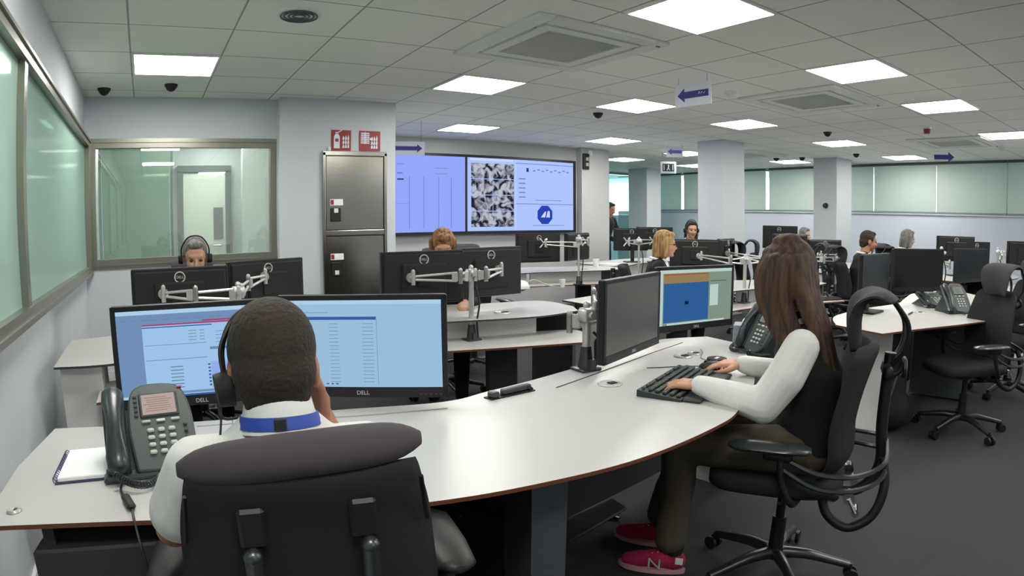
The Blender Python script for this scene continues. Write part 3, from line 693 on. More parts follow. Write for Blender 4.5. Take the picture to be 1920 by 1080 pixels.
def back_desk(ox, oy, label, hatch=True, rot=0.0):
    """double desk whose users face the camera: higher top, lower cable shelf on the near side"""
    t = thing('double_desk', label, 'desk', (ox, oy, 0), rot)
    near = curve_pts([(-0.50, 3.14), (-0.20, 3.12), (0.2, 3.34), (0.8, 3.50), (1.35, 3.53), (1.75, 3.47), (2.31, 3.36), (2.69, 3.42)])
    far = curve_pts([(2.80, 3.62), (2.78, 4.02), (2.29, 4.12), (1.7, 4.33), (1.1, 4.36), (0.5, 4.22), (-0.1, 4.0), (-0.50, 3.90)])
    MB().prism(near+far, ZD-0.011, ZD, 0, 1).build('desktop', [DESKTOP, DARKPANEL], t)
    s0 = curve_pts([(-0.30, 2.96), (0.2, 3.14), (0.9, 3.34), (1.32, 3.35), (1.62, 3.29), (2.47, 3.07)]); s1 = curve_pts([(2.64, 3.26), (2.66, 3.50), (1.97, 3.66), (1.3, 3.74), (0.7, 3.68), (0.1, 3.50), (-0.30, 3.36)])
    MB().prism(s0+s1, 0.588, 0.60, 0, 1).build('cable_shelf', [DESKTOP, DESKEDGE], t)
    MB().prism([(1.45, 3.70), (2.42, 3.53), (2.42, 3.55), (1.45, 3.72)], 0.60, ZD-0.024).build('fascia_panel', WHITEPANEL, t)
    MB().prism([(-0.15, 3.30), (0.9, 3.70), (1.40, 3.71), (1.40, 3.73), (0.9, 3.72), (-0.15, 3.32)], 0.60, ZD-0.024).build('fascia_panel', WHITEPANEL, t)
    MB().box((-0.38, 3.40, (ZD-0.02)/2), (0.20, 0.40, ZD-0.02)).build('end_panel', WHITEPANEL, t)
    MB().box((2.70, 3.72, (ZD-0.03)/2), (0.03, 0.5, ZD-0.03)).build('end_panel', GREYPANEL, t)
    MB().box((2.20, 3.62, 0.29), (0.22, 0.05, 0.57)).box((2.20, 3.55, 0.012), (0.26, 0.5, 0.024)).build('leg', DARKPANEL, t)
    MB().box((0.60, 3.70, 0.29), (0.22, 0.05, 0.57)).box((0.60, 3.65, 0.012), (0.26, 0.5, 0.024)).build('leg', DARKPANEL, t)
    ring_grommet(2.21, 3.62, ZD, t, 0.05)
    return t
back_desk(0, 0, 'white two-level desk behind the foreground desk, in front of the steel cabinet')
back_desk(3.45, 0.05, 'white two-level desk behind the seated blond woman in profile')
back_desk(2.85, 2.70, 'white two-level desk below the right end of the video wall')
back_desk(7.9, 1.0, 'far white desk in front of the blinds, beyond the man in the dark suit')
back_desk(6.2, 3.4, 'far white desk near the frosted partition, behind the blond woman')
def front_desk(ox, oy, label, s=1.0):
    t = thing('double_desk', label, 'desk', (ox, oy, 0))
    f = curve_pts([(-0.37, 1.59), (0.0, 1.50), (0.45, 1.36), (0.9, 1.26), (1.4, 1.30), (1.9, 1.5), (2.4, 1.8), (2.7, 2.1)])
    b = curve_pts([(2.75, 2.35), (2.25, 2.32), (2.04, 2.39), (1.5, 2.25), (1.13, 2.16), (0.62, 2.20), (0.05, 2.15), (-0.30, 1.95)])
    MB().prism(f+b, ZD-0.011, ZD, 0, 1).build('desktop', [DESKTOP, DESKEDGE], t)
    MB().box((0.03, 1.83, (ZD-0.03)/2), (0.03, 0.26, ZD-0.03)).build('end_panel', WHITEPANEL, t)
    MB().prism([(0.05, 1.95), (2.5, 2.15), (2.5, 2.18), (0.05, 1.98)], 0.1, ZD-0.03).build('modesty_panel', DARKPANEL, t)
    MB().box((0.34, 1.93, 0.34), (0.40, 0.30, 0.62), (0, 0, -0.1), bev=0.006).build('pedestal', DARKPANEL, t)
    MB().box((1.3, 1.8, 0.36), (0.1, 0.45, 0.68), (0, 0, 0.2)).build('leg', GREYPANEL, t)
    ring_grommet(0.75, 1.80, ZD, t)
    return t
front_desk(3.9, 0.0, 'white curved desk on the right with phones, in front of the empty black chair')
front_desk(7.4, -0.25, 'far white desk at the right edge with a monitor on an arm')
front_desk(8.2, 0.95, 'farthest white desk on the right, carrying the monitor with cluttered pictures')

# ------------------------------------------------------------------ monitors
MW, MH = 0.557, 0.335
TXT = glow('logo_white', (200, 205, 205), 0.55)
LOGO = mat('logo_silver', (190, 192, 190), 0.5, 0.1)
def rect(mb, x0, y0, x1, y1, mi, d=0.0006):   # 0..1 on the picture area, y upward
    sw, sh = MW-0.036, MH-0.052
    mb.box((-sw/2+(x0+x1)/2*sw, -0.0206-d/2, 0.009-sh/2+(y0+y1)/2*sh), ((x1-x0)*sw, d, (y1-y0)*sh), mi=mi)
def screen_off(t):
    q = MB(); rect(q, 0, 0, 1, 1, 0); q.build('screen', mat('screen_off', (13, 14, 15), 0.28, spec=0.5), t)
def screen_grey(t):
    q = MB(); rect(q, 0, 0, 1, 1, 0); q.build('screen', mat('screen_dim', (30, 30, 30), 0.30, emit=(72, 70, 68), estr=0.45), t)
S1 = glow('scr_blue_pale', (160, 200, 236), 0.95); S2 = glow('scr_blue_grey', (118, 150, 190), 0.9); S3 = glow('scr_blue_mid', (64, 104, 176), 0.8); S4 = glow('scr_magenta', (190, 60, 110), 0.8)
S5 = glow('scr_lilac', (150, 176, 240), 0.95); S6 = glow('scr_grey_text', (120, 146, 182), 0.85); S7 = glow('scr_cyan_white', (176, 210, 236), 0.95); S8 = glow('scr_sky', (158, 196, 226), 0.92)
def screen_left(t):
    q = MB(); rect(q, 0, 0, 1, 1, 1)
    rect(q, 0, 0.955, 1, 1, 6, .0008)
    for i in range(14): rect(q, 0.02+i*0.068, 0.885, 0.06+i*0.068+0.01*(i % 3), 0.90, 5, .001)
    rect(q, 0.16, 0.06, 0.93, 0.83, 0, .001); rect(q, 0.16, 0.825, 0.93, 0.84, 3, .0014); rect(q, 0.16, 0.80, 0.60, 0.812, 2, .0014)
    rect(q, 0.54, 0.85, 0.93, 0.865, 3, .0014)
    rect(q, 0.58, 0.08, 0.92, 0.38, 4, .0014); rect(q, 0.58, 0.52, 0.92, 0.55, 5, .0014); rect(q, 0.17, 0.43, 0.56, 0.437, 5, .0014); rect(q, 0.17, 0.60, 0.56, 0.606, 5, .0014)
    for i in range(4): rect(q, 0.45, 0.64+i*0.035, 0.50, 0.648+i*0.035, 5, .0014); rect(q, 0.52, 0.64+i*0.035, 0.55, 0.648+i*0.035, 5, .0014)
    for i in range(7): rect(q, 0.32, 0.10+i*0.04, 0.40, 0.112+i*0.04, 5, .0014); rect(q, 0.56, 0.10+i*0.04, 0.575, 0.118+i*0.04, 2, .0016)
    for i in range(4): rect(q, 0.62, 0.60+i*0.04, 0.62+0.2*random.random()+0.05, 0.606+i*0.04, 5, .0014)
    rect(q, 0, 0, 1, 0.03, 6, .001); rect(q, 0.30, 0.0, 0.88, 0.022, 2, .0014)
    q.build('screen', [S1, S2, S3, S4, S5, S6, S7], t)
def screen_right(t):
    q = MB(); rect(q, 0, 0, 1, 1, 0); rect(q, 0, 0.955, 1, 1, 1, .0008)
    rect(q, 0.05, 0.78, 0.60, 0.815, 2, .001); rect(q, 0.60, 0.02, 0.603, 0.78, 4, .001)
    for i in range(17):
        rect(q, 0.30, 0.06+i*0.042, 0.36, 0.066+i*0.042, 3, .001); rect(q, 0.51, 0.06+i*0.042, 0.58, 0.066+i*0.042, 3, .001)
    rect(q, 0.05, 0.86, 0.30, 0.866, 3, .001)
    for i in range(3): rect(q, 0.27+0.03*i, 0.03, 0.285+0.03*i, 0.045, 2, .001)
    q.build('screen', [S8, S7, S3, S6, S2], t)
W1 = glow('scr_sage', (150, 168, 150), 0.72); W2 = glow('scr_royal', (52, 104, 164), 0.8); W3 = glow('scr_tan', (170, 140, 96), 0.75); W4 = glow('scr_orange', (186, 106, 48), 0.7); W5 = glow('scr_pale', (196, 220, 214), 0.85); W6 = glow('scr_navy', (20, 44, 84), 0.5); W7 = glow('scr_sage_dark', (96, 110, 102), 0.6)
def screen_app(t):
    q = MB(); rect(q, 0, 0, 1, 1, 0); rect(q, 0, 0.94, 1, 1, 4, .0008); rect(q, 0.05, 0.90, 0.66, 0.93, 3, .001); rect(q, 0.05, 0.76, 0.66, 0.89, 2, .001)
    rect(q, 0.05, 0.05, 0.66, 0.76, 1, .001); rect(q, 0.33, 0.36, 0.38, 0.42, 5, .0014); rect(q, 0.68, 0.76, 0.92, 0.775, 6, .001); rect(q, 0.68, 0.3, 0.80, 0.7, 4, .0008)
    rect(q, 0, 0, 0.04, 1, 4, .0009); rect(q, 0.1, 0.0, 0.9, 0.035, 4, .001)
    q.build('screen', [W1, W2, W3, W4, W5, W6, W7], t)
def monitor(x, y, z, deg, label, scr=screen_off, flip=False, group=None, stand=False):
    """screen faces local -Y; z is the middle of the housing"""
    t = thing('computer_monitor', label, 'monitor', (x, y, z), math.radians(deg+(180 if flip else 0)), group)
    q = MB().box((0, -0.004, 0), (MW, 0.032, MH), bev=0.006)
    q.box((0, -0.0205, MH/2-0.0085), (MW-0.004, 0.004, 0.015), mi=0).box((0, -0.0205, -MH/2+0.017), (MW-0.004, 0.004, 0.032)).box((-MW/2+0.009, -0.0205, 0), (0.016, 0.004, MH-0.004)).box((MW/2-0.009, -0.0205, 0), (0.016, 0.004, MH-0.004))
    q.build('bezel', BEZEL, t)
    b = MB().box((0, 0.016, 0.0), (MW-0.03, 0.02, MH-0.03), bev=0.009); b.box((0, 0.030, -0.01), (0.30, 0.022, 0.20), bev=0.01); b.build('rear_housing', MONBACK, t)
    if stand:
        h_ = z-0.74
        MB().box((0, 0.05, -h_/2), (0.05, 0.03, h_)).box((0, 0.03, -h_+0.008), (0.22, 0.17, 0.016), bev=0.005).build('stand', BLACKP, t)
    scr(t)
    if not flip and scr is not screen_off:
        text_mesh(t, 'logo', 'DELL', 0.019, TXT, (0.0, -0.0232, -MH/2+0.016), (PI/2, 0, 0), 0.0004)
        q = MB()
        for i in range(5): q.box((0.19+i*0.016, -0.0232, -MH/2+0.012), (0.008, 0.001, 0.004))
        q.build('button_row', GUN, t)
    if flip:
        q = MB().tube([(0.029*math.cos(a*PI/12), 0.028, 0.115+0.029*math.sin(a*PI/12)) for a in range(24)], 0.0035, 6, closed=True)
        q.build('logo_ring', LOGO, t, True)
        text_mesh(t, 'logo', 'DELL', 0.021, LOGO, (0, 0.028, 0.115), (PI/2, 0, PI), 0.0006)
        MB().box((0, 0.045, 0), (0.10, 0.01, 0.10), bev=0.003).build('mount_plate', MONBACK, t)
    return t
monitor(0.135, 2.12, 0.945, -4.7, 'lit monitor left of the man in front, showing a window with a pink title line', screen_left)
monitor(0.655, 1.945, 0.955, -28.0, 'lit monitor right of the man in front, showing a table with a blue header', screen_right)
monitor(1.845, 1.985, 0.955, 22.0, 'dark grey monitor beside the pole, seen at a steep angle left of the woman', screen_grey)
monitor(2.56, 2.25, 0.955, -6.0, 'monitor in front of the long-haired woman, showing a big blue panel', screen_app)
monitor(0.16, 3.70, 0.965, -4, 'black monitor seen from behind, left of the two in front of the grey-haired man', flip=True)
monitor(0.735, 4.08, 0.965, 19, 'black monitor seen from behind beside the column, with a round logo', flip=True)
monitor(1.66, 3.68, 0.998, -3, 'left black monitor of the pair hiding the red-haired person', flip=True)
monitor(2.20, 3.78, 1.003, 6.8, 'right black monitor of the pair below the video wall', flip=True)
monitor(4.23, 6.13, 1.035, -9.8, 'black monitor below the right end of the video wall with a star-shaped mount', flip=True)
monitor(4.86, 6.20, 1.035, 22, 'narrow dark monitor just right of the pole below the video wall corner', flip=True)
monitor(5.25, 4.62, 1.00, -52, 'black monitor from behind that the blond woman looks at', flip=True)
monitor(6.0, 4.78, 1.00, 20, 'small dark monitor right of the one the blond woman looks at', flip=True)
monitor(4.33, 2.05, 0.995, 5, 'switched-off monitor at the left end of the right-hand desk, partly behind the headrest', stand=True)
monitor(5.02, 1.99, 1.025, -25, 'large switched-off monitor facing the empty chair on the right')
monitor(6.80, 2.10, 1.0, -18, 'switched-off monitor right of the silver arms on the right-hand desk')
monitor(7.75, 5.0, 1.05, -30, 'dark monitor behind the long-haired woman, above her left side', flip=True, stand=True)
monitor(8.85, 2.95, 1.10, -48, 'far monitor with small cluttered pictures in front of the right wall', flip=True, stand=True)
monitor(9.45, 2.85, 1.03, -30, 'low grey far monitor right of the one with cluttered pictures', flip=True, stand=True)
monitor(8.25, 1.85, 1.08, -40, 'far monitor cut off by the right edge of the photo', flip=True)
monitor(6.85, 6.85, 1.10, -35, 'dark monitor behind the blond woman, above her hair', flip=True, stand=True)
monitor(6.55, 7.05, 1.08, -20, 'dark monitor to the left behind the blond woman with silver arm', flip=True, stand=True)
monitor(8.2, 7.1, 1.02, -48, 'dark monitor left of the nearer square pillar', flip=True, stand=True)
monitor(8.0, 5.35, 1.16, -78, 'slim dark monitor seen edge-on right of the nearer square pillar', flip=True, stand=True)
monitor(8.3, 4.75, 0.98, -35, 'purple-tinged dark monitor between the woman and the farther square pillar', flip=True, stand=True)

# ------------------------------------------------------------------ monitor arms
def truss(mb, p0, p1, h0=0.06, h1=0.024, r=0.008):
    p0 = Vector(p0); p1 = Vector(p1); u = Vector((0, 0, 1)); d = (p1-p0).normalized(); a = p0+d*0.02; b = p1-d*0.015
    mb.tube([a+u*h0/2, b+u*h1/2], r, 6); mb.tube([a-u*h0/2, b-u*h1/2], r, 6); mb.tube([a+u*h0/2, a-u*h0/2], r, 6)
    mb.box(a+d*0.018, (0.03, 0.016, h0), (0, 0, math.atan2(d.y, d.x)))
def joint(mb, p, h=0.075, r=0.013):
    p = Vector(p); u = Vector((0, 0, h/2)); mb.cyl(p-u, p+u, r, n=12); mb.ell(p+u, (r*0.9, r*0.9, r*0.9), nu=10, nv=6)
def mon_arm(base, zb, ztop, links, label, slim=False):
    """links: list of point chains, each from the pole top to a mount plate"""
    t = thing('monitor_arm', label, 'monitor arm', (base[0], base[1], zb))
    L = lambda p: Vector(p)-Vector((base[0], base[1], zb)); r = 0.017 if not slim else 0.012
    MB().cyl((0, 0, 0.012), (0, 0, ztop-zb), r, n=16).build('pole', ALU, t, True)
    MB().box((0, 0, 0.006), (0.10, 0.09, 0.012), bev=0.003).cyl((0, 0, 0.01), (0, 0, 0.10), 0.034, 0.022, 14).box((0, -0.035, 0.03), (0.03, 0.03, 0.04)).build('base_clamp', GUN, t, True)
    MB().box((0, 0, ztop-zb-0.01), (0.075, 0.05, 0.06), (0, 0, 0.3), bev=0.01).ell((0, -0.0, ztop-zb+0.03), 0.016).cyl((0, -0.03, ztop-zb-0.01), (0, -0.045, ztop-zb-0.01), 0.014).build('head_block', ALU, t, True)
    for ch in links:
        ch = [L(p) for p in ch]
        for i in range(len(ch)-1):
            q = MB(); truss(q, ch[i], ch[i+1], 0.055 if i == 0 else 0.05, 0.03 if i == 0 else 0.02); joint(q, ch[i], 0.07); joint(q, ch[i+1], 0.085); q.build('arm_link', ALU, t, True)
        e = ch[-1]; d = (ch[-1]-ch[-2]).normalized(); q = MB()
        q.tube([e, e+Vector((0, 0.035, 0))], 0.011, 8)
        if slim:
            for sx in (-1, 1):
                for sz in (-1, 1): q.tube([e+Vector((0, 0.035, 0)), e+Vector((sx*0.05, 0.04, sz*0.05))], 0.009, 6)
        else: q.cyl(e+Vector((0, 0.03, 0)), e+Vector((0, 0.045, 0)), 0.03, n=14)
        q.build('mount_bracket', ALU, t, True)
    q = MB().curve([(0.02, -0.02, ztop-zb-0.08), (0.035, -0.04, (ztop-zb)*0.55), (0.02, -0.035, 0.12), (0.03, -0.03, 0.02)], 0.006, 6); q.build('cable', CABLE, t, True)
    return t
mon_arm((0.47, 3.52), 0.60, 1.005, [[(0.47, 3.50, 0.985), (0.235, 3.53, 0.99), (0.06, 3.62, 0.995)], [(0.49, 3.52, 0.995), (0.56, 3.72, 1.02), (0.71, 3.98, 1.03)]], 'silver double monitor arm behind the two monitors next to the column')
mon_arm((1.92, 3.52), 0.60, 1.03, [[(1.90, 3.50, 1.01), (1.82, 3.47, 1.01), (1.56, 3.60, 1.005)], [(1.94, 3.50, 1.01), (2.0, 3.47, 1.015), (2.24, 3.68, 1.02)]], 'silver double monitor arm on a tall pole in the centre of the photo')
mon_arm((1.63, 2.015), ZD, 0.98, [[(1.64, 2.04, 0.95), (1.60, 2.09, 0.93), (1.80, 2.06, 0.94)], [(1.68, 2.02, 0.98), (1.95, 2.36, 0.98), (2.50, 2.33, 0.97)]], 'silver monitor pole on the foreground desk beside the dark grey monitor')
mon_arm((4.90, 3.67), 0.60, 1.02, [[(4.88, 3.66, 1.0), (4.72, 3.70, 1.0), (5.10, 4.40, 1.0)], [(4.92, 3.66, 1.0), (5.2, 3.66, 1.0), (5.9, 4.66, 1.0)]], 'silver double monitor arm left of the long-haired woman, on the desk behind')
mon_arm((4.66, 5.92), 0.60, 1.14, [[(4.64, 5.92, 1.07), (4.24, 6.0, 1.09)], [(4.68, 5.92, 1.10), (4.90, 6.05, 1.10)]], 'silver monitor pole below the right end of the video wall', True)
mon_arm((5.95, 2.12), ZD, 1.15, [[(5.93, 2.13, 1.05), (5.35, 2.12, 1.03)], [(5.97, 2.13, 1.03), (6.55, 2.24, 1.0)]], 'silver arms seen edge-on between the two switched-off monitors on the right')
mon_arm((6.55, 3.58), 0.60, 1.0, [[(6.53, 3.58, 0.98), (6.3, 3.6, 0.98), (6.2, 3.85, 0.98)], [(6.57, 3.58, 0.98), (6.8, 3.7, 0.99), (7.0, 4.05, 0.99)]], 'silver arm with a tangle of links left of the large switched-off monitor')
mon_arm((8.05, 2.15), ZD, 1.12, [[(8.03, 2.15, 1.08), (7.95, 2.05, 1.08)], [(8.07, 2.15, 1.08), (8.2, 1.95, 1.08)]], 'silver arm of the far monitor at the right edge', True)
mon_arm((5.35, 5.62), 0.60, 1.12, [[(5.33, 5.62, 1.10), (5.28, 5.72, 1.10)], [(5.37, 5.62, 1.10), (5.85, 5.85, 1.10)]], 'silver arm with star-shaped mount left of the blond woman', True)

# ------------------------------------------------------------------ office chairs
def task_chair(label, loc, rotz, legrot=0.3, head=True, fab=None, detail=True):
    """x forward, z up, origin on the floor under the column"""
    fab = fab or FABRIC
    t = thing('office_chair', label, 'chair', loc, rotz)
    for i in range(5):
        a = legrot+i*2*PI/5; c, s = math.cos(a), math.sin(a)
        lg = MB().tube(smooth_path([(0.03*c, 0.03*s, 0.105), (0.12*c, 0.12*s, 0.105), (0.22*c, 0.22*s, 0.085), (0.30*c, 0.30*s, 0.068)], 4), [0.026, 0.025, 0.024, 0.023, 0.022, 0.021, 0.020, 0.019, 0.018, 0.017, 0.017, 0.016, 0.016], 8).build('base_leg', GUN, t, True)
        q = MB().cyl((0.305*c, 0.305*s, 0.075), (0.305*c, 0.305*s, 0.045), 0.009, n=8)
        for sg in (-1, 1): q.cyl((0.312*c-s*0.012*sg, 0.312*s+c*0.012*sg, 0.028), (0.312*c-s*0.026*sg, 0.312*s+c*0.026*sg, 0.028), 0.028, n=14)
        q.build('caster', BLACKP, lg, True)
    MB().cyl((0, 0, 0.085), (0, 0, 0.13), 0.042, 0.036).cyl((0, 0, 0.13), (0, 0, 0.26), 0.030, 0.028).cyl((0, 0, 0.26), (0, 0, 0.40), 0.018).build('gas_lift', BLACKP, t, True)
    MB().box((-0.03, 0, 0.40), (0.26, 0.16, 0.05), bev=0.015).box((-0.14, 0, 0.405), (0.14, 0.22, 0.045), bev=0.015).cyl((0, 0.08, 0.40), (0, 0.2, 0.40), 0.008).build('tilt_mechanism', GUN, t, True)
    rings = []
    for z, s in ((0.425, 0.80), (0.432, 0.93), (0.45, 1.0), (0.475, 1.0), (0.492, 0.95), (0.498, 0.78)):
        rg = []
        for i in range(36):
            a = 2*PI*i/36; ca, sa = math.cos(a), math.sin(a)
            rx = 0.25*s*math.copysign(abs(ca)**0.55, ca); ry = 0.245*s*math.copysign(abs(sa)**0.55, sa)
            drop = -0.02*max(0, ca)**2
            rg.append((rx+0.03, ry, z+drop))
        rings.append(rg)
    MB().loft(rings).build('seat', fab, t, True)
    MB().sheet([(-0.19, 0.50), (-0.22, 0.58), (-0.215, 0.68), (-0.235, 0.80), (-0.27, 0.92), (-0.285, 0.955)], [0.20, 0.235, 0.24, 0.225, 0.20, 0.15], 0.07, 0.045).build('backrest', fab, t, 60)
    if detail:
        q = MB().curve([(-0.12, 0.0, 0.40), (-0.27, 0.0, 0.40), (-0.345, 0.0, 0.50), (-0.335, 0.0, 0.66), (-0.335, 0, 0.80), (-0.34, 0, 0.92)], [0.022]*31, 8)
        q.box((-0.33, 0, 0.86), (0.03, 0.16, 0.05), (0, -0.2, 0), bev=0.01); q.build('back_frame', BLACKP, t, True)
        # round black recline hoop below the back with bright pivots
        for sg in (-1, 1):
            q = MB(); q.curve([(-0.14, 0.13*sg, 0.44), (-0.17, 0.15*sg, 0.36), (-0.25, 0.16*sg, 0.32), (-0.33, 0.15*sg, 0.37), (-0.36, 0.13*sg, 0.47), (-0.345, 0.10*sg, 0.57)], 0.017, 8)
            q.build('recline_hoop', BLACKP, t, True)
        for sg in (-1, 1):
            q = MB()
            q.cyl((-0.24, 0.12*sg, 0.43), (-0.24, 0.165*sg, 0.43), 0.022, n=12).cyl((-0.27, 0.12*sg, 0.38), (-0.27, 0.17*sg, 0.38), 0.015, n=12)
            q.tube([(-0.24, 0.165*sg, 0.43), (-0.27, 0.165*sg, 0.38)], 0.008, 6)
            q.build('pivot', CHROME, t, True)
        q = MB()
        for dz in (0, -0.05): q.curve([(-0.36, 0.0, 0.60+dz*0.6), (-0.345, 0.16, 0.57+dz), (-0.25, 0.255, 0.55+dz), (-0.12, 0.285, 0.555+dz), (0.0, 0.285, 0.60+dz*0.8)], 0.009, 6); q.curve([(-0.36, 0.0, 0.60+dz*0.6), (-0.345, -0.16, 0.57+dz), (-0.25, -0.255, 0.55+dz), (-0.12, -0.285, 0.555+dz), (0.0, -0.285, 0.60+dz*0.8)], 0.009, 6)
        q.build('arm_loop', GUN, t, True)
    for sg in (-1, 1):
        q = MB(); rr = []
        for x, wd, h in ((-0.09, 0.02, 0.006), (-0.075, 0.036, 0.014), (0.0, 0.046, 0.018), (0.10, 0.046, 0.018), (0.165, 0.040, 0.015), (0.19, 0.02, 0.006)):
            rr.append([(x, 0.285*sg+wd*math.cos(a*PI/7), 0.632+h*math.sin(a*PI/7)) for a in range(14)])
        q.loft(rr).build('armrest_pad', PHONED, t, 60)
        MB().box((0.02, 0.285*sg, 0.605), (0.10, 0.035, 0.03), bev=0.008).curve([(-0.06, 0.20*sg, 0.42), (-0.04, 0.28*sg, 0.44), (0.0, 0.288*sg, 0.52), (0.01, 0.285*sg, 0.60)], 0.013, 8).build('armrest_post', BLACKP, t, True)
    if head:
        MB().sheet([(-0.225, 0.93), (-0.215, 0.99), (-0.215, 1.05), (-0.235, 1.10), (-0.29, 1.125), (-0.35, 1.105)], [0.10, 0.13, 0.145, 0.15, 0.15, 0.13], 0.035, 0.028).build('headrest', HEADF, t, 60)
        q = MB()
        for sg in (-1, 1): q.curve([(-0.345, 0.03*sg, 0.88), (-0.385, 0.055*sg, 0.95), (-0.385, 0.07*sg, 1.03), (-0.335, 0.09*sg, 1.10)], 0.009, 8)
        q.tube([(-0.39+0.0, 0.05*math.cos(a*PI/8), 0.87+0.03*math.sin(a*PI/8)) for a in range(16)], 0.009, 6, closed=True)
        q.curve([(-0.33, 0, 0.83), (-0.375, 0, 0.855), (-0.39, 0, 0.90)], 0.012, 8)
        q.build('headrest_yoke', BLACKP, t, True)
        MB().curve([(-0.35, 0.0, 0.76), (-0.36, 0.0, 0.81), (-0.37, 0.0, 0.85)], 0.007, 6).build('adjuster', CHROME, t, True)
    return t
WA = math.atan2(0.87, -0.49)
task_chair('black headrest chair the long-haired woman sits on', (1.97, 1.22, 0), WA, 0.75)
ch = task_chair('empty black chair with headrest at the right-hand desk', (4.42, 1.33, 0), math.atan2(0.55, -0.83), 0.35)
dup(ch, 'black chair cut by the right edge of the photo, behind the empty one', (5.72, 1.36, 0), math.atan2(0.5, -0.75))
dup(ch, 'black chair back with rounded top beside the man in the dark suit', (7.62, 3.36, 0), math.atan2(-0.1, 1))
dup(ch, 'silver and black chair just right of the farther square pillar', (7.2, 3.85, 0), math.atan2(-1, 0.2))
dup(ch, 'left black chair of the cluster behind the dark monitor, right of the nearer pillar', (6.40, 4.62, 0), math.atan2(-0.6, 0.8))
dup(ch, 'right black chair of the cluster behind the dark monitor, right of the nearer pillar', (7.2, 4.95, 0), math.atan2(-0.9, 0.5))
dup(ch, 'chair of the grey-haired man, hidden behind the two monitors by the column', (0.29, 4.36, 0), math.atan2(-1, 0))
dup(ch, 'chair of the red-haired person, its base seen under the centre desk', (2.16, 4.42, 0), math.atan2(-0.92, -0.4))
dup(ch, 'chair of the man in the dark suit', (6.72, 3.40, 0), math.atan2(-0.72, 0.8))
dup(ch, 'chair of the person in the grey-brown top', (8.53, 3.66, 0), math.atan2(-0.7, 0.85))
task_chair('dark chair the blond woman sits on', (4.12, 4.18, 0), math.atan2(-0.70, 0.72), 0.2, head=False)
dup(ch, 'dark chair behind the right pair of monitors in the centre', (2.75, 5.0, 0), math.atan2(-0.9, -0.1))

# the chair of the man in front, seen from behind
MY = math.atan2(0.98, 0.18)
def wide_chair(loc, rotz):
    t = thing('office_chair', 'dark chair with a mauve-grey top roll that the man in front leans on', 'chair', loc, rotz)
    for i in range(5):
        a = 0.2+i*2*PI/5; c, s = math.cos(a), math.sin(a)
        lg = MB().tube([(0.03*c, 0.03*s, 0.105), (0.16*c, 0.16*s, 0.10), (0.30*c, 0.30*s, 0.068)], [0.026, 0.022, 0.016], 8).build('base_leg', GUN, t, True)
        MB().cyl((0.31*c-s*0.02, 0.31*s+c*0.02, 0.028), (0.31*c+s*0.02, 0.31*s-c*0.02, 0.028), 0.028, n=14).build('caster', BLACKP, lg, True)
    MB().cyl((0, 0, 0.085), (0, 0, 0.26), 0.035).cyl((0, 0, 0.26), (0, 0, 0.42), 0.018).build('gas_lift', BLACKP, t, True)
    MB().box((0.02, 0, 0.46), (0.48, 0.48, 0.07), bev=0.03).build('seat', FABRIC2, t, True)
    MB().sheet([(-0.175, 0.47), (-0.20, 0.58), (-0.215, 0.72), (-0.225, 0.86), (-0.238, 0.93), (-0.245, 0.966)], [0.18, 0.215, 0.225, 0.215, 0.20, 0.19], 0.035, 0.03, nw=14).build('backrest', FABRIC2, t, 60)
    # top roll: fat cushion that sags a little at its ends
    rr = []
    for i in range(25):
        u = -1+2*i/24; r = 0.036*max(0.10, 1-abs(u)**4.5)**0.5; y = u*0.204; zc = 0.999-0.011*u-0.017*u*u; xc = -0.238+0.045*u*u
        rr.append([(xc+r*0.80*math.cos(a*PI/9), y, zc+r*1.05*math.sin(a*PI/9)) for a in range(18)])
    MB().loft(rr).build('top_roll', ROLLF, t, 60)
    for i in (-1, 1):
        q = MB(); q.curve([(-0.243, 0.190*i, 0.945), (-0.225, 0.197*i, 0.90), (-0.21, 0.205*i, 0.85)], 0.004, 6)
        q.build('piping', BLACKP, t, True)
    for sg in (-1, 1):
        MB().curve([(-0.12, 0.085*sg, 0.42), (-0.22, 0.085*sg, 0.46), (-0.262, 0.09*sg, 0.56), (-0.268, 0.093*sg, 0.70), (-0.262, 0.095*sg, 0.84)], [0.021]*13+[0.016]*12, 10).ell((-0.262, 0.095*sg, 0.84), 0.0165).build('back_strut', GUN, t, True)
        MB().box((-0.250, 0.09*sg, 0.885), (0.014, 0.045, 0.07), bev=0.006).build('slider', BLACKP, t)
        rr = []
        for x, wd, h in ((-0.16, 0.02, 0.008), (-0.14, 0.04, 0.018), (-0.04, 0.05, 0.02), (0.08, 0.05, 0.02), (0.13, 0.02, 0.008)):
            rr.append([(x, 0.275*sg+wd*math.cos(a*PI/7), 0.70+h*math.sin(a*PI/7)) for a in range(14)])
        MB().loft(rr).build('armrest_pad', BLACKP, t, 60)
        MB().curve([(-0.10, 0.18*sg, 0.43), (-0.10, 0.265*sg, 0.46), (-0.06, 0.28*sg, 0.58), (-0.05, 0.275*sg, 0.69)], 0.016, 8).build('armrest_post', GUN, t, True)
    MB().curve([(-0.235, -0.20, 0.60), (-0.285, -0.12, 0.605), (-0.295, 0.0, 0.61), (-0.285, 0.12, 0.605), (-0.235, 0.20, 0.60)], 0.011, 8).build('lumbar_bar', DARKPANEL, t, True)
    MB().box((-0.04, 0, 0.415), (0.24, 0.18, 0.04), bev=0.012).build('tilt_mechanism', BLACKP, t, True)
    return t
wide_chair((0.245, 1.165, 0), math.atan2(0.98, 0.18))

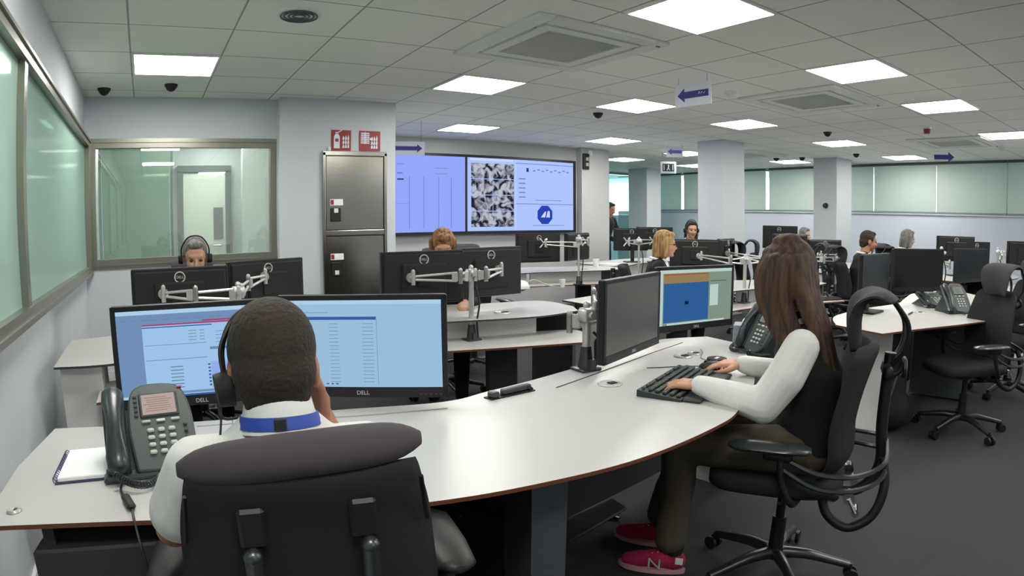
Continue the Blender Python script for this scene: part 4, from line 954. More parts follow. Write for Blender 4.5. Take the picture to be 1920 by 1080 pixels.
# ------------------------------------------------------------------ people
class Frame:
    """orientation of a head or hand: forward, left, up"""
    def __init__(s, c, f, u=(0, 0, 1)):
        s.c = Vector(c); s.f = Vector(f).normalized(); u = Vector(u); s.l = u.cross(s.f).normalized(); s.u = s.f.cross(s.l)
        s.R = Matrix((s.f, s.l, s.u)).transposed()
    def __call__(s, a, b, c): return s.c + s.f*a + s.l*b + s.u*c
def head_prims(mb, F, s=1.0, fem=False):
    e = lambda c, r: mb.ell(F(*[v*s for v in c]), [v*s for v in r], F.R, nu=20, nv=14)
    e((-0.012, 0, 0.028), (0.094, 0.075, 0.086)); e((0.022, 0, -0.03), (0.066, 0.060, 0.075)); e((0.045, 0, -0.075), (0.036, 0.034, 0.028))
    e((0.068, 0, -0.092), (0.020, 0.022, 0.018)); e((0.070, 0, 0.030), (0.020, 0.050, 0.014)); e((0.062, 0.034, -0.022), (0.026, 0.022, 0.024)); e((0.062, -0.034, -0.022), (0.026, 0.022, 0.024))
    mb.cap(F(0.084*s, 0, 0.012*s), F(0.104*s, 0, -0.026*s), 0.008*s, 0.0125*s); e((0.094, 0.010, -0.030), (0.010, 0.008, 0.007)); e((0.094, -0.010, -0.030), (0.010, 0.008, 0.007))
    e((0.078, 0, -0.055), (0.016, 0.024, 0.013))
    for g in (-1, 1): e((-0.012, 0.078*g, -0.008), (0.019, 0.008, 0.031)); e((-0.008, 0.074*g, -0.030), (0.010, 0.010, 0.012))
def neck_prims(mb, F, s, base):
    mb.cap(F(-0.022*s, 0, -0.05*s), base, 0.052*s, 0.056*s, 16)
def hand_prims(mb, w, d, up, side, curl=0.5, thumb=0.5, s=1.0, spread=0.10):
    """w wrist, d direction of the fingers, up = back of the hand, side=+1 thumb to the left of d"""
    F = Frame(w, d, up); K = []
    L = [(0.040, 0.024, 0.019), (0.045, 0.028, 0.021), (0.042, 0.026, 0.020), (0.032, 0.019, 0.017)]
    mb.cap(w, F(0.02*s, 0, 0), 0.024*s, 0.022*s)
    for i in range(4):
        y = side*(0.030-0.0195*i)*s; kx = (0.088-0.004*abs(i-1)-(0.006 if i == 3 else 0))*s
        k_ = F(kx, y, 0.002*s); mb.cap(F(0.012*s, y*0.6, 0), k_, 0.014*s, 0.0115*s, 10); p = k_; a = -curl*0.55*(1+0.12*i); sp = side*spread*(1.5-i)/1.5
        for j, l in enumerate(L[i]):
            dd = (F.f*math.cos(a)*math.cos(sp)+F.l*math.sin(sp)*math.cos(a)+F.u*math.sin(a)); q = p+dd*l*s
            mb.cap(p, q, (0.0095-0.001*j)*s, (0.0085-0.001*j)*s, 8); p = q; a -= curl*0.75
        K.append(p)
    p0 = F(0.022*s, side*0.022*s, -0.004*s); p1 = F(0.052*s, side*0.052*s, -0.012*s); p2 = F((0.082-0.01*thumb)*s, side*(0.060-0.016*thumb)*s, -0.018*s); p3 = F((0.104-0.012*thumb)*s, side*(0.058-0.03*thumb)*s, -0.022*s)
    mb.cap(p0, p1, 0.015*s, 0.0125*s, 10); mb.cap(p1, p2, 0.0115*s, 0.0100*s, 10); mb.cap(p2, p3, 0.0098*s, 0.0085*s, 10)
    return K
def V3(*a): return Vector(a)
def torso_rings(mb, J, g=0.0):
    """closed loft from hips to shoulders; J has pelvis, waist, chest, shoulder line; g grows it like clothing"""
    P, W, Ch, SL, SR, N = J['pelvis'], J['waist'], J['chest'], J['shL'], J['shR'], J['neck']
    k_ = J.get('k', 1.0)
    def ring(c, rx, ry, f, l):
        u = [c + f*(rx+g)*math.cos(2*PI*i/20) + l*(ry+g)*math.sin(2*PI*i/20) for i in range(20)]; return u
    l = (SL-SR).normalized(); f = l.cross(V3(0, 0, 1)).normalized()*1.0
    hips = J.get('hl', l)
    rs = [(P-V3(0, 0, 0.07), 0.09, 0.13), (P, 0.115, 0.165*k_), (P*0.5+W*0.5, 0.108, 0.152*k_), (W, 0.10, 0.14*k_), (W*0.5+Ch*0.5, 0.105, 0.152*k_), (Ch, 0.112, 0.168*k_), ((Ch+(SL+SR)/2)/2, 0.105, 0.172*k_)]
    mb.loft([ring(c, a, b, f, l) for c, a, b in rs])
    sh = (SL+SR)/2
    mb.cap(SL, SR, 0.056+g, 0.056+g, 16); mb.ell(sh*0.55+Ch*0.45, (0.10+g, 0.165*k_+g, 0.11+g), Matrix((f, l, V3(0, 0, 1))).transposed())
    mb.cap(SL*0.75+SR*0.25+V3(0, 0, 0.005), N, 0.052+g, 0.046+g*0.6, 12); mb.cap(SR*0.75+SL*0.25+V3(0, 0, 0.005), N, 0.052+g, 0.046+g*0.6, 12)
def limb(mb, pts, rs, g=0.0, n=14):
    for i in range(len(pts)-1): mb.cap(pts[i], pts[i+1], rs[i]+g, rs[i+1]+g, n)
def leg_prims(mb, J, g=0.0, upto=1.0, shoe=False):
    for s_ in 'LR':
        h, k_, a = J['hip'+s_], J['kn'+s_], J['an'+s_]
        mid = h*0.5+k_*0.5
        limb(mb, [h, mid, k_], [0.082, 0.072, 0.056], g); c = k_*0.65+a*0.35+V3(-0.01, 0, 0)
        limb(mb, [k_, c, k_*(1-upto)+a*upto], [0.054, 0.050, 0.036], g)
def shoe(parent, an, d, m=None, name='shoe', sole=None, s=1.0):
    d = Vector(d).normalized(); F = Frame(an, d)
    q = MB(); q.cap(F(-0.035*s, 0, -0.045), F(0.02, 0, -0.04), 0.036, 0.038); q.cap(F(0.02, 0, -0.04), F(0.11*s, 0, -0.058), 0.040, 0.033); q.cap(F(0.11*s, 0, -0.058), F(0.165*s, 0.0, -0.064), 0.036, 0.026); q.cap(F(-0.02, 0, 0.0), F(-0.02, 0, -0.05), 0.036, 0.036)
    o = remeshed(name, q, m or BLACKC, parent, 0.007, 3)
    rg = []
    for z in (-0.098, -0.080):
        rg.append([F((0.065+0.135*math.cos(a*PI/12))*s, (0.040+0.006*math.cos(a*PI/12))*math.sin(a*PI/12), z+ (0.004 if math.cos(a*PI/12) > 0.8 else 0)) for a in range(24)])
    MB().loft(rg).build('sole', sole or RUBBER, o, 60)
    return o
def short_hair(parent, F, m, s=1.0, front=0.0, full=1.0):
    q = MB(); e = lambda c, r: q.ell(F(*[v*s for v in c]), [v*s for v in r], F.R, nu=20, nv=14)
    e((-0.022, 0, 0.044), (0.092*full, 0.081*full, 0.084*full)); e((-0.050, 0, -0.005), (0.062, 0.076, 0.062)); e((-0.060, 0, -0.045), (0.045, 0.056, 0.036)); e((0.030+front, 0, 0.094), (0.045, 0.052, 0.026))
    for g in (-1, 1): e((-0.002, 0.070*g, 0.035), (0.034, 0.012, 0.038))
    return remeshed('hair', q, m, parent, 0.006*s, 3)
def face_parts(parent, F, s=1.0, glasses=False):
    for g in (-1, 1): MB().ell(F(0.080*s, 0.031*g*s, 0.006*s), (0.009*s, 0.013*s, 0.008*s), F.R).build('eye', EYEM, parent, True)
    MB().ell(F(0.088*s, 0, -0.055*s), (0.009*s, 0.022*s, 0.006*s), F.R).build('lips', LIPS, parent, True)
    if glasses:
        q = MB()
        for g in (-1, 1):
            q.tube([F(0.098*s, (0.031*g+0.024*math.cos(a*PI/8))*s, (0.004+0.018*math.sin(a*PI/8))*s) for a in range(16)], 0.0018, 5, closed=True); q.tube([F(0.098*s, 0.055*g*s, 0.008*s), F(0.0, 0.082*g*s, 0.005*s)], 0.0018, 5)
        q.tube([F(0.098*s, 0.007*s, 0.006*s), F(0.098*s, -0.007*s, 0.006*s)], 0.0018, 5); q.build('glasses', BLACKP, parent, True)
def headset(parent, F, s=1.0, side=1, mic=True, m=None):
    o = MB().curve([F(-0.01*s, 0.092*side*s, -0.01*s), F(-0.015*s, 0.090*side*s, 0.06*s), F(-0.02*s, 0.05*side*s, 0.122*s), F(-0.02*s, 0, 0.138*s), F(-0.02*s, -0.05*side*s, 0.122*s), F(-0.015*s, -0.088*side*s, 0.06*s), F(-0.01*s, -0.090*side*s, 0.01*s)], 0.005*s, 6).build('headset', m or BLACKP, parent, True)
    for g in (-1, 1):
        q = MB().cyl(F(-0.01*s, 0.082*g*s, -0.012*s), F(-0.012*s, 0.110*g*s, -0.014*s), 0.032*s, 0.028*s, 18); q.build('ear_cushion', RUBBER, o, True)
    if mic: MB().curve([F(-0.005*s, 0.100*side*s, -0.03*s), F(0.03*s, 0.100*side*s, -0.075*s), F(0.085*s, 0.05*side*s, -0.085*s)], 0.003*s, 6).ell(F(0.088*s, 0.046*side*s, -0.084*s), 0.009*s).build('microphone', BLACKP, o, True)
    return o
def seated(label, loc, rotz, hair='short', hm=None, top=None, inner=None, bottom=None, skin=None, lean=0.05, s=1.0, glasses=False, hs=False, facing=0.0, arms='desk', tall=0.0, grp=None, down=0.15):
    """whole seated figure for the middle distance, x forward"""
    t = thing('person', label, 'person', loc, rotz, grp); skin = skin or SKIN; top = top or BLACKC
    z = tall
    hd = V3(lean+0.03, 0, 1.145+z); f = V3(math.cos(facing), math.sin(facing), -down); F = Frame(hd, f)
    J = dict(pelvis=V3(-0.05, 0, 0.54), waist=V3(-0.04+lean*0.3, 0, 0.68), chest=V3(-0.04+lean*0.6, 0, 0.84+z), shL=V3(-0.03+lean, 0.165, 0.945+z), shR=V3(-0.03+lean, -0.165, 0.945+z), neck=V3(-0.02+lean, 0, 1.01+z),
             hipL=V3(-0.02, 0.09, 0.53), hipR=V3(-0.02, -0.09, 0.53), knL=V3(0.40, 0.11, 0.52), knR=V3(0.40, -0.10, 0.52), anL=V3(0.40, 0.10, 0.10), anR=V3(0.38, -0.10, 0.10))
    eL, eR, wL, wR = V3(0.08+lean, 0.23, 0.74), V3(0.08+lean, -0.23, 0.74), V3(0.34, 0.14, 0.78), V3(0.34, -0.14, 0.78)
    b = MB(); head_prims(b, F, s); neck_prims(b, F, s, J['neck']-V3(0, 0, 0.03)); torso_rings(b, J, -0.01)
    for sh, e, w_, sd, side in ((J['shL'], eL, wL, 1, -1), (J['shR'], eR, wR, -1, 1)):
        limb(b, [sh, e, w_], [0.045, 0.036, 0.024]); hand_prims(b, w_, V3(0.9, 0.1*side, -0.12), (0.1, 0, 1), side, 0.35)
    leg_prims(b, J, -0.012)
    remeshed('body', b, skin, t, 0.0085, 2)
    c = MB(); torso_rings(c, J, 0.006)
    for sh, e, w_ in ((J['shL'], eL, wL), (J['shR'], eR, wR)): limb(c, [sh, e, w_*0.92+e*0.08], [0.060, 0.048, 0.036])
    remeshed('jacket' if inner else 'top', c, top, t, 0.011, 3)
    l = MB(); leg_prims(l, J, 0.012, 0.95); l.ell(J['pelvis']-V3(0, 0, 0.01), (0.13, 0.175, 0.10)); remeshed('trousers', l, bottom or BLACKC, t, 0.012, 3)
    for a in 'LR': shoe(t, J['an'+a], (1, 0, 0))
    if inner:
        n = J['neck']; q = MB().cap(n+V3(0.035, 0, -0.04), n+V3(0.075, 0, -0.17), 0.042, 0.05).tube([F_ for F_ in [n+V3(0.075*math.cos(a*PI/8)-0.01, 0.068*math.sin(a*PI/8), 0.002-0.012*math.cos(a*PI/8)) for a in range(16)]], 0.013, 6, closed=True)
        remeshed('collar', q, inner, t, 0.006, 2)
    face_parts(t, F, s, glasses)
    if hair == 'short': short_hair(t, F, hm or HAIRB, s)
    elif hair == 'bob' or hair == 'long':
        q = MB(); e = lambda c, r: q.ell(F(*[v*s for v in c]), [v*s for v in r], F.R)
        e((-0.020, 0, 0.046), (0.098, 0.088, 0.090)); e((-0.05, 0, -0.02), (0.066, 0.086, 0.085)); e((0.035, 0, 0.092), (0.048, 0.062, 0.030))
        dz = -0.10 if hair == 'bob' else -0.22
        for g in (-1, 1): q.cap(F(0.012*s, 0.078*g*s, 0.05*s), F(0.0, 0.088*g*s, dz*s), 0.024*s, 0.022*s); q.cap(F(-0.04*s, 0.07*g*s, 0.02*s), F(-0.045*s, 0.075*g*s, dz*s), 0.036*s, 0.028*s)
        q.cap(F(-0.06*s, 0, 0), F(-0.075*s, 0, dz*s), 0.06*s, 0.045*s); remeshed('hair', q, hm or HAIRB, t, 0.0075, 3)
    if hs: headset(t, F, s)
    return t

# --- the man in the foreground, seen from behind
def man():
    loc = (0.205, 1.10, 0); rz = math.atan2(0.985, 0.17)
    t = thing('person', 'short-haired man in a white shirt and blue lanyard with his back to the camera', 'person', loc, rz)
    F = Frame((0.045, 0.004, 1.092), (0.98, 0.03, -0.14))
    J = dict(pelvis=V3(-0.01, 0, 0.56), waist=V3(0.0, 0, 0.68), chest=V3(0.0, 0, 0.82), shL=V3(0.0, 0.160, 0.925), shR=V3(0.01, -0.155, 0.925), neck=V3(0.0, 0.0, 1.018), k=0.98,
             hipL=V3(0.0, 0.09, 0.55), hipR=V3(0.0, -0.09, 0.55), knL=V3(0.44, 0.13, 0.55), knR=V3(0.43, -0.15, 0.55), anL=V3(0.42, 0.13, 0.10), anR=V3(0.38, -0.15, 0.10))
    eL, wL = V3(0.06, 0.228, 0.785), V3(0.27, 0.17, 0.785)
    eR, wR = V3(0.15, -0.135, 0.81), V3(0.120, -0.088, 0.965)
    b = MB(); head_prims(b, F); neck_prims(b, F, 1.05, J['neck']-V3(0, 0, 0.02)); torso_rings(b, J, -0.01)
    limb(b, [J['shL'], eL, wL], [0.046, 0.040, 0.027]); hand_prims(b, wL, (0.9, -0.15, -0.1), (0, 0, 1), -1, 0.35)
    limb(b, [J['shR'], eR, wR], [0.046, 0.040, 0.027]); hand_prims(b, wR, (-0.40, 0.10, 0.90), (0.25, -0.9, 0.1), -1, 0.18, 0.2)
    leg_prims(b, J, -0.012); remeshed('body', b, SKIND, t, 0.0048, 3)
    c = MB(); torso_rings(c, J, 0.006)
    limb(c, [J['shL'], J['shL']*0.35+eL*0.65+V3(-0.01, 0.0, 0)], [0.062, 0.064]); limb(c, [J['shR'], J['shR']*0.35+eR*0.65], [0.062, 0.064])
    o = remeshed('shirt', c, SHIRT, t, 0.0065, 4)
    n = J['neck']
    rr = []
    for z_, r_, x_ in ((-0.030, 0.078, 0.0), (-0.004, 0.068, 0.004), (0.026, 0.0615, 0.010), (0.028, 0.057, 0.011), (0.0, 0.060, 0.006)): rr.append([n+V3(x_+r_*1.02*math.cos(a*PI/16), r_*math.sin(a*PI/16), z_-0.016*math.cos(a*PI/16)) for a in range(32)])
    MB().loft(rr, cap=False).build('collar', SHIRT, t, True)
    rr = []
    for z_, r_, x_ in ((-0.020, 0.0775, 0.0), (0.0, 0.0715, 0.003), (0.001, 0.0695, 0.003), (-0.019, 0.0755, 0.0)): rr.append([n+V3(x_+r_*math.cos(a*PI/16), r_*math.sin(a*PI/16), z_-0.012*math.cos(a*PI/16)) for a in range(32)])
    ly = MB().loft(rr+[rr[0]], cap=False)
    for g in (-1, 1): ly.curve([n+V3(0.07, 0.04*g, -0.02), n+V3(0.10, 0.035*g, -0.10), n+V3(0.115, 0.012*g, -0.24)], 0.006, 6)
    l_ = ly.build('lanyard', BLUE, t, 50)
    MB().box(n+V3(-0.078, 0.0, 0.004), (0.006, 0.022, 0.022), bev=0.002).build('lanyard_clasp', DARKPANEL, l_)
    l = MB(); leg_prims(l, J, 0.012, 0.95); l.ell(J['pelvis']-V3(0, 0, 0.01), (0.13, 0.17, 0.10)); remeshed('trousers', l, BLACKC, t, 0.012, 3)
    for a in 'LR': shoe(t, J['an'+a], (1, 0, 0))
    face_parts(t, F)
    # cropped hair that ends in a straight nape
    q = MB(); e = lambda c, r: q.ell(F(*c), r, F.R, nu=24, nv=16)
    e((-0.020, 0, 0.040), (0.094, 0.0825, 0.090)); e((-0.047, 0, 0.0), (0.066, 0.0775, 0.070)); e((-0.052, 0, -0.038), (0.044, 0.066, 0.040)); e((0.035, 0, 0.092), (0.045, 0.055, 0.028)); e((-0.048, 0.03, -0.062), (0.03, 0.028, 0.022)); e((-0.048, -0.03, -0.062), (0.03, 0.028, 0.022))
    for g in (-1, 1): e((0.0, 0.0725, 0*g+0.035) if g > 0 else (0.0, -0.0725, 0.035), (0.034, 0.011, 0.036))
    remeshed('hair', q, HAIRB, t, 0.0045, 3)
    hs = MB().curve([F(0.0, 0.090, -0.02), F(0.01, 0.092, 0.04), F(0.02, 0.068, 0.092), F(0.03, 0.02, 0.118), F(0.03, -0.04, 0.112)], 0.0055, 8).curve([F(-0.012, 0.090, -0.02), F(-0.008, 0.095, 0.04), F(0.004, 0.072, 0.088)], 0.0035, 6).build('headset', BLACKP, t, True)
    MB().cyl(F(-0.004, 0.078, -0.030), F(-0.008, 0.108, -0.034), 0.034, 0.030, 20).build('ear_cushion', RUBBER, hs, True)
    MB().curve([F(0.0, 0.104, -0.05), F(0.03, 0.10, -0.09), F(0.09, 0.05, -0.095)], 0.003, 6).ell(F(0.092, 0.046, -0.094), 0.009).build('microphone', BLACKP, hs, True)
    MB().curve([F(-0.008, 0.10, -0.06), F(-0.03, 0.11, -0.12), (-0.02, 0.13, 0.97)], 0.0022, 6).build('headset_wire', CABLE, hs, True)
man()

# --- the woman on the right in profile
def woman():
    t = thing('person', 'woman with long brown hair, white sleeves and black vest typing in profile', 'person', (1.97, 1.22, 0), WA)
    F = Frame((0.05, 0.0, 1.165), (0.97, -0.12, -0.12))
    s = 0.97
    J = dict(pelvis=V3(-0.06, 0, 0.565), waist=V3(-0.06, 0, 0.70), chest=V3(-0.05, 0, 0.85), shL=V3(-0.02, 0.155, 0.945), shR=V3(0.0, -0.155, 0.945), neck=V3(0.0, 0, 1.03), k=0.92,
             hipL=V3(-0.03, 0.085, 0.555), hipR=V3(-0.03, -0.085, 0.555), knL=V3(0.40, 0.10, 0.545), knR=V3(0.42, -0.10, 0.545), anL=V3(0.40, 0.12, 0.105), anR=V3(0.50, -0.08, 0.105))
    eL, wL = V3(0.09, 0.225, 0.755), V3(0.33, 0.155, 0.787)
    eR, wR = V3(0.06, -0.25, 0.76), V3(0.235, -0.255, 0.785)
    b = MB(); head_prims(b, F, s); neck_prims(b, F, s*0.9, J['neck']-V3(0, 0, 0.02)); torso_rings(b, J, -0.012)
    limb(b, [J['shL'], eL, wL], [0.040, 0.034, 0.023]); hand_prims(b, wL, (0.93, -0.30, -0.10), (0.1, 0.1, 1), -1, 0.30, 0.4, 0.98, 0.14)
    limb(b, [J['shR'], eR, wR], [0.040, 0.034, 0.023]); hand_prims(b, wR, (0.96, 0.10, -0.06), (0.0, 0.05, 1), 1, 0.42, 0.4, 0.98, 0.10)
    leg_prims(b, J, -0.014); remeshed('body', b, SKIN, t, 0.0045, 2)
    c = MB()
    mL = (J['shL']+eL)/2+V3(-0.01, 0.012, 0)
    limb(c, [J['shL']+V3(0, 0.005, 0), mL, eL, wL*0.9+eL*0.1], [0.064, 0.068, 0.062, 0.040]); limb(c, [J['shR'], (J['shR']+eR)/2, eR, wR*0.9+eR*0.1], [0.062, 0.062, 0.056, 0.038])
    c.cap(J['shL'], J['shR'], 0.058, 0.058); torso_rings(c, J, -0.002)
    for k_ in range(5): c.ell(eL*(1-0.16*k_)+wL*0.16*k_+V3(0, 0.004*(-1)**k_, 0.002), (0.030, 0.052-0.004*k_, 0.052-0.004*k_))
    c.cap(wL*0.90+eL*0.10, wL*0.98+eL*0.02, 0.040, 0.036); c.cap(wR*0.90+eR*0.10, wR*0.98+eR*0.02, 0.038, 0.034)
    remeshed('shirt', c, SHIRT, t, 0.0055, 2)
    v = MB(); Jv = dict(J); Jv['shL'] = J['shL']*0.80+J['shR']*0.20; Jv['shR'] = J['shR']*0.80+J['shL']*0.20
    torso_rings(v, Jv, 0.012); remeshed('vest', v, BLACKC, t, 0.008, 3)
    l = MB(); leg_prims(l, J, 0.016, 0.86); l.ell(J['pelvis']-V3(-0.01, 0, 0.02), (0.14, 0.175, 0.095))
    for a in 'LR': l.cap(J['kn'+a]*0.4+J['an'+a]*0.6, J['kn'+a]*0.12+J['an'+a]*0.88, 0.062, 0.066)
    remeshed('trousers', l, KHAKI, t, 0.0085, 3)
    for a in 'LR':
        sh = shoe(t, J['an'+a]+V3(0, 0, 0.0), (1, 0.12 if a == 'L' else -0.05, 0), SHOEP, sole=SOLE)
        MB().cap(J['an'+a]+V3(-0.02, 0, 0.0), J['an'+a]+V3(-0.02, 0, 0.06), 0.036, 0.037).build('sock', BLACKC, sh, True)
        q = MB(); FF = Frame(J['an'+a], (1, 0.12 if a == 'L' else -0.05, 0))
        for i in range(4): q.tube([FF(0.035+0.022*i, -0.018, -0.012-0.008*i), FF(0.042+0.022*i, 0.018, -0.010-0.008*i)], 0.0035, 5)
        q.build('laces', WHITE, sh, True)
        if a == 'L':
            MB().box(FF(-0.045, 0.036, -0.03), (0.03, 0.006, 0.03), (0, 0, 0.12), bev=0.002).build('heel_patch', WHITE, sh)
            tx = text_mesh(sh, 'letter_mark', 'N', 0.066, WHITE, FF(0.050, 0.0425, -0.052), (0, 0, 0), 0.001, 'CENTER', 1.15)
            tx.rotation_euler = Matrix((-FF.f, FF.u, FF.l)).transposed().to_euler(); tx.modifiers.new('b', 'SOLIDIFY').thickness = 0.002
    face_parts(t, F, s)
    # long hair falling over the face, shoulders and back
    q = MB(); e = lambda c, r: q.ell(F(*c), r, F.R, nu=22, nv=14)
    e((-0.014, 0, 0.050), (0.098, 0.088, 0.092)); e((-0.045, 0, -0.02), (0.072, 0.088, 0.095)); e((0.04, 0.0, 0.085), (0.045, 0.07, 0.034)); e((-0.01, 0.0, 0.128), (0.055, 0.05, 0.026)); e((0.004, 0.0, 0.140), (0.020, 0.028, 0.014))
    def strand(pts, r0, r1):
        P = smooth_path(pts, 4)
        for i in range(len(P)-1):
            a = r0+(r1-r0)*i/(len(P)-1); q.cap(P[i], P[i+1], a, a, 10)
    rnd = random.Random(3)
    for i in range(9):
        g = -1+2*i/8; y = 0.080*g
        strand([F(-0.05-0.03*(1-g*g), y*0.9, 0.05), F(-0.085+0.02*g*g, y*1.15, -0.06), V3(-0.10+0.03*g*g, y*1.4, 0.98), V3(-0.13+0.02*g*g+rnd.uniform(-.01, .01), y*1.5+rnd.uniform(-.01, .01), 0.86+rnd.uniform(-0.03, 0.02))], 0.034, 0.018)
    for sg in (-1, 1):
        strand([F(0.045, 0.070*sg, 0.065), F(0.075, 0.088*sg, 0.0), F(0.070, 0.094*sg, -0.075), F(0.055, 0.09*sg, -0.15), F(0.02, 0.10*sg, -0.215)], 0.024, 0.014)
        strand([F(0.02, 0.080*sg, 0.06), F(0.045, 0.096*sg, -0.02), F(0.035, 0.100*sg, -0.12), F(0.0, 0.11*sg, -0.21), F(-0.04, 0.12*sg, -0.26)], 0.030, 0.018)
        strand([F(-0.02, 0.080*sg, 0.05), F(0.0, 0.098*sg, -0.04), F(-0.02, 0.104*sg, -0.14), F(-0.06, 0.115*sg, -0.24), F(-0.09, 0.11*sg, -0.31)], 0.034, 0.020)
        strand([F(0.065, 0.045*sg, 0.075), F(0.092, 0.066*sg, 0.02), F(0.096, 0.076*sg, -0.05), F(0.085, 0.08*sg, -0.11)], 0.016, 0.010)
    h = remeshed('hair', q, HAIRL, t, 0.0052, 2)
    MB().tube([wR*0.985+eR*0.015+V3(0, 0.026*math.cos(a*PI/8), 0.026*math.sin(a*PI/8)) + V3(0.012, 0, 0) for a in range(16)], 0.003, 6, closed=True).build('bracelet', DARKPANEL, t, True)
woman()

# --- others farther away
def face_to(x, y): return math.atan2(y, x)
seated('grey-haired man with a headset looking down behind the two monitors by the column', (0.29, 4.30, 0), face_to(0.0, -1), 'short', HAIRG, top=BLACKC, lean=0.02, hs=True, down=0.30, tall=0.015)
seated('red-haired person whose head shows above the centre pair of monitors', (2.12, 4.33, 0), face_to(-0.4, -0.92), 'bob', HAIRR, top=BLACKC, lean=0.04, down=0.5, tall=0.02)
seated('blond woman in profile with a white scarf and dark jacket', (4.16, 4.12, 0), face_to(0.72, -0.70), 'bob', HAIRBL, top=BLACKC, inner=WHITE, lean=0.04, glasses=True, tall=0.0, facing=0.1, down=0.08)
seated('man in a dark suit and white collar seated in profile before the right wall', (6.75, 3.36, 0), face_to(0.8, -0.72), 'short', HAIRB, top=NAVY, inner=WHITE, skin=SKIND, lean=0.05, tall=0.04, down=0.15)
seated('person in a grey-brown top far right, beside the black chair back', (8.55, 3.62, 0), face_to(0.85, -0.7), 'bob', HAIRG, top=GREYC, inner=WHITE, lean=0.05, tall=0.06)
seated('dark-haired person wearing a headset at the left edge of the nearer pillar', (6.72, 6.0, 0), face_to(-0.5, -0.9), 'short', HAIRK, top=BLACKC, inner=WHITE, lean=0.0, hs=True, tall=0.10)
seated('far seated person whose head shows above the long-haired woman', (9.2, 5.68, 0), face_to(0.2, -1), 'short', HAIRG, top=BLACKC, lean=0.0, tall=0.04)
def standing(label, loc, rz):
    t = thing('person', label, 'person', loc, rz)
    F = Frame((0.10, 0, 1.56), (0.96, 0, -0.3))
    J = dict(pelvis=V3(-0.05, 0, 0.95), waist=V3(-0.02, 0, 1.08), chest=V3(0.02, 0, 1.25), shL=V3(0.05, 0.17, 1.37), shR=V3(0.05, -0.17, 1.37), neck=V3(0.06, 0, 1.43),
             hipL=V3(-0.05, 0.09, 0.93), hipR=V3(-0.05, -0.09, 0.93), knL=V3(-0.02, 0.10, 0.50), knR=V3(0.02, -0.10, 0.50), anL=V3(-0.06, 0.10, 0.10), anR=V3(0.0, -0.10, 0.10))
    eL, eR, wL, wR = V3(0.12, 0.24, 1.12), V3(0.12, -0.24, 1.12), V3(0.33, 0.16, 1.0), V3(0.33, -0.16, 1.0)
    b = MB(); head_prims(b, F); neck_prims(b, F, 1, J['neck']-V3(0, 0, 0.03)); torso_rings(b, J, -0.01)
    for sh, e, w_, side in ((J['shL'], eL, wL, -1), (J['shR'], eR, wR, 1)): limb(b, [sh, e, w_], [0.045, 0.036, 0.024]); hand_prims(b, w_, (0.8, 0.1*side, -0.6), (0.4, 0, 1), side, 0.3)
    leg_prims(b, J, -0.012); remeshed('body', b, SKIND, t, 0.0085, 2)
    c = MB(); torso_rings(c, J, 0.008)
    for sh, e, w_ in ((J['shL'], eL, wL), (J['shR'], eR, wR)): limb(c, [sh, e, w_*0.92+e*0.08], [0.062, 0.050, 0.038])
    remeshed('jacket', c, BLACKC, t, 0.011, 3)
    l = MB(); leg_prims(l, J, 0.014, 0.96); remeshed('trousers', l, BLACKC, t, 0.012, 3)
    for a in 'LR': shoe(t, J['an'+a], (1, 0, 0))
    face_parts(t, F); short_hair(t, F, HAIRK)
standing('person in black standing half hidden behind the grey wall corner', (7.50, 8.75, 0), face_to(0.3, -1))

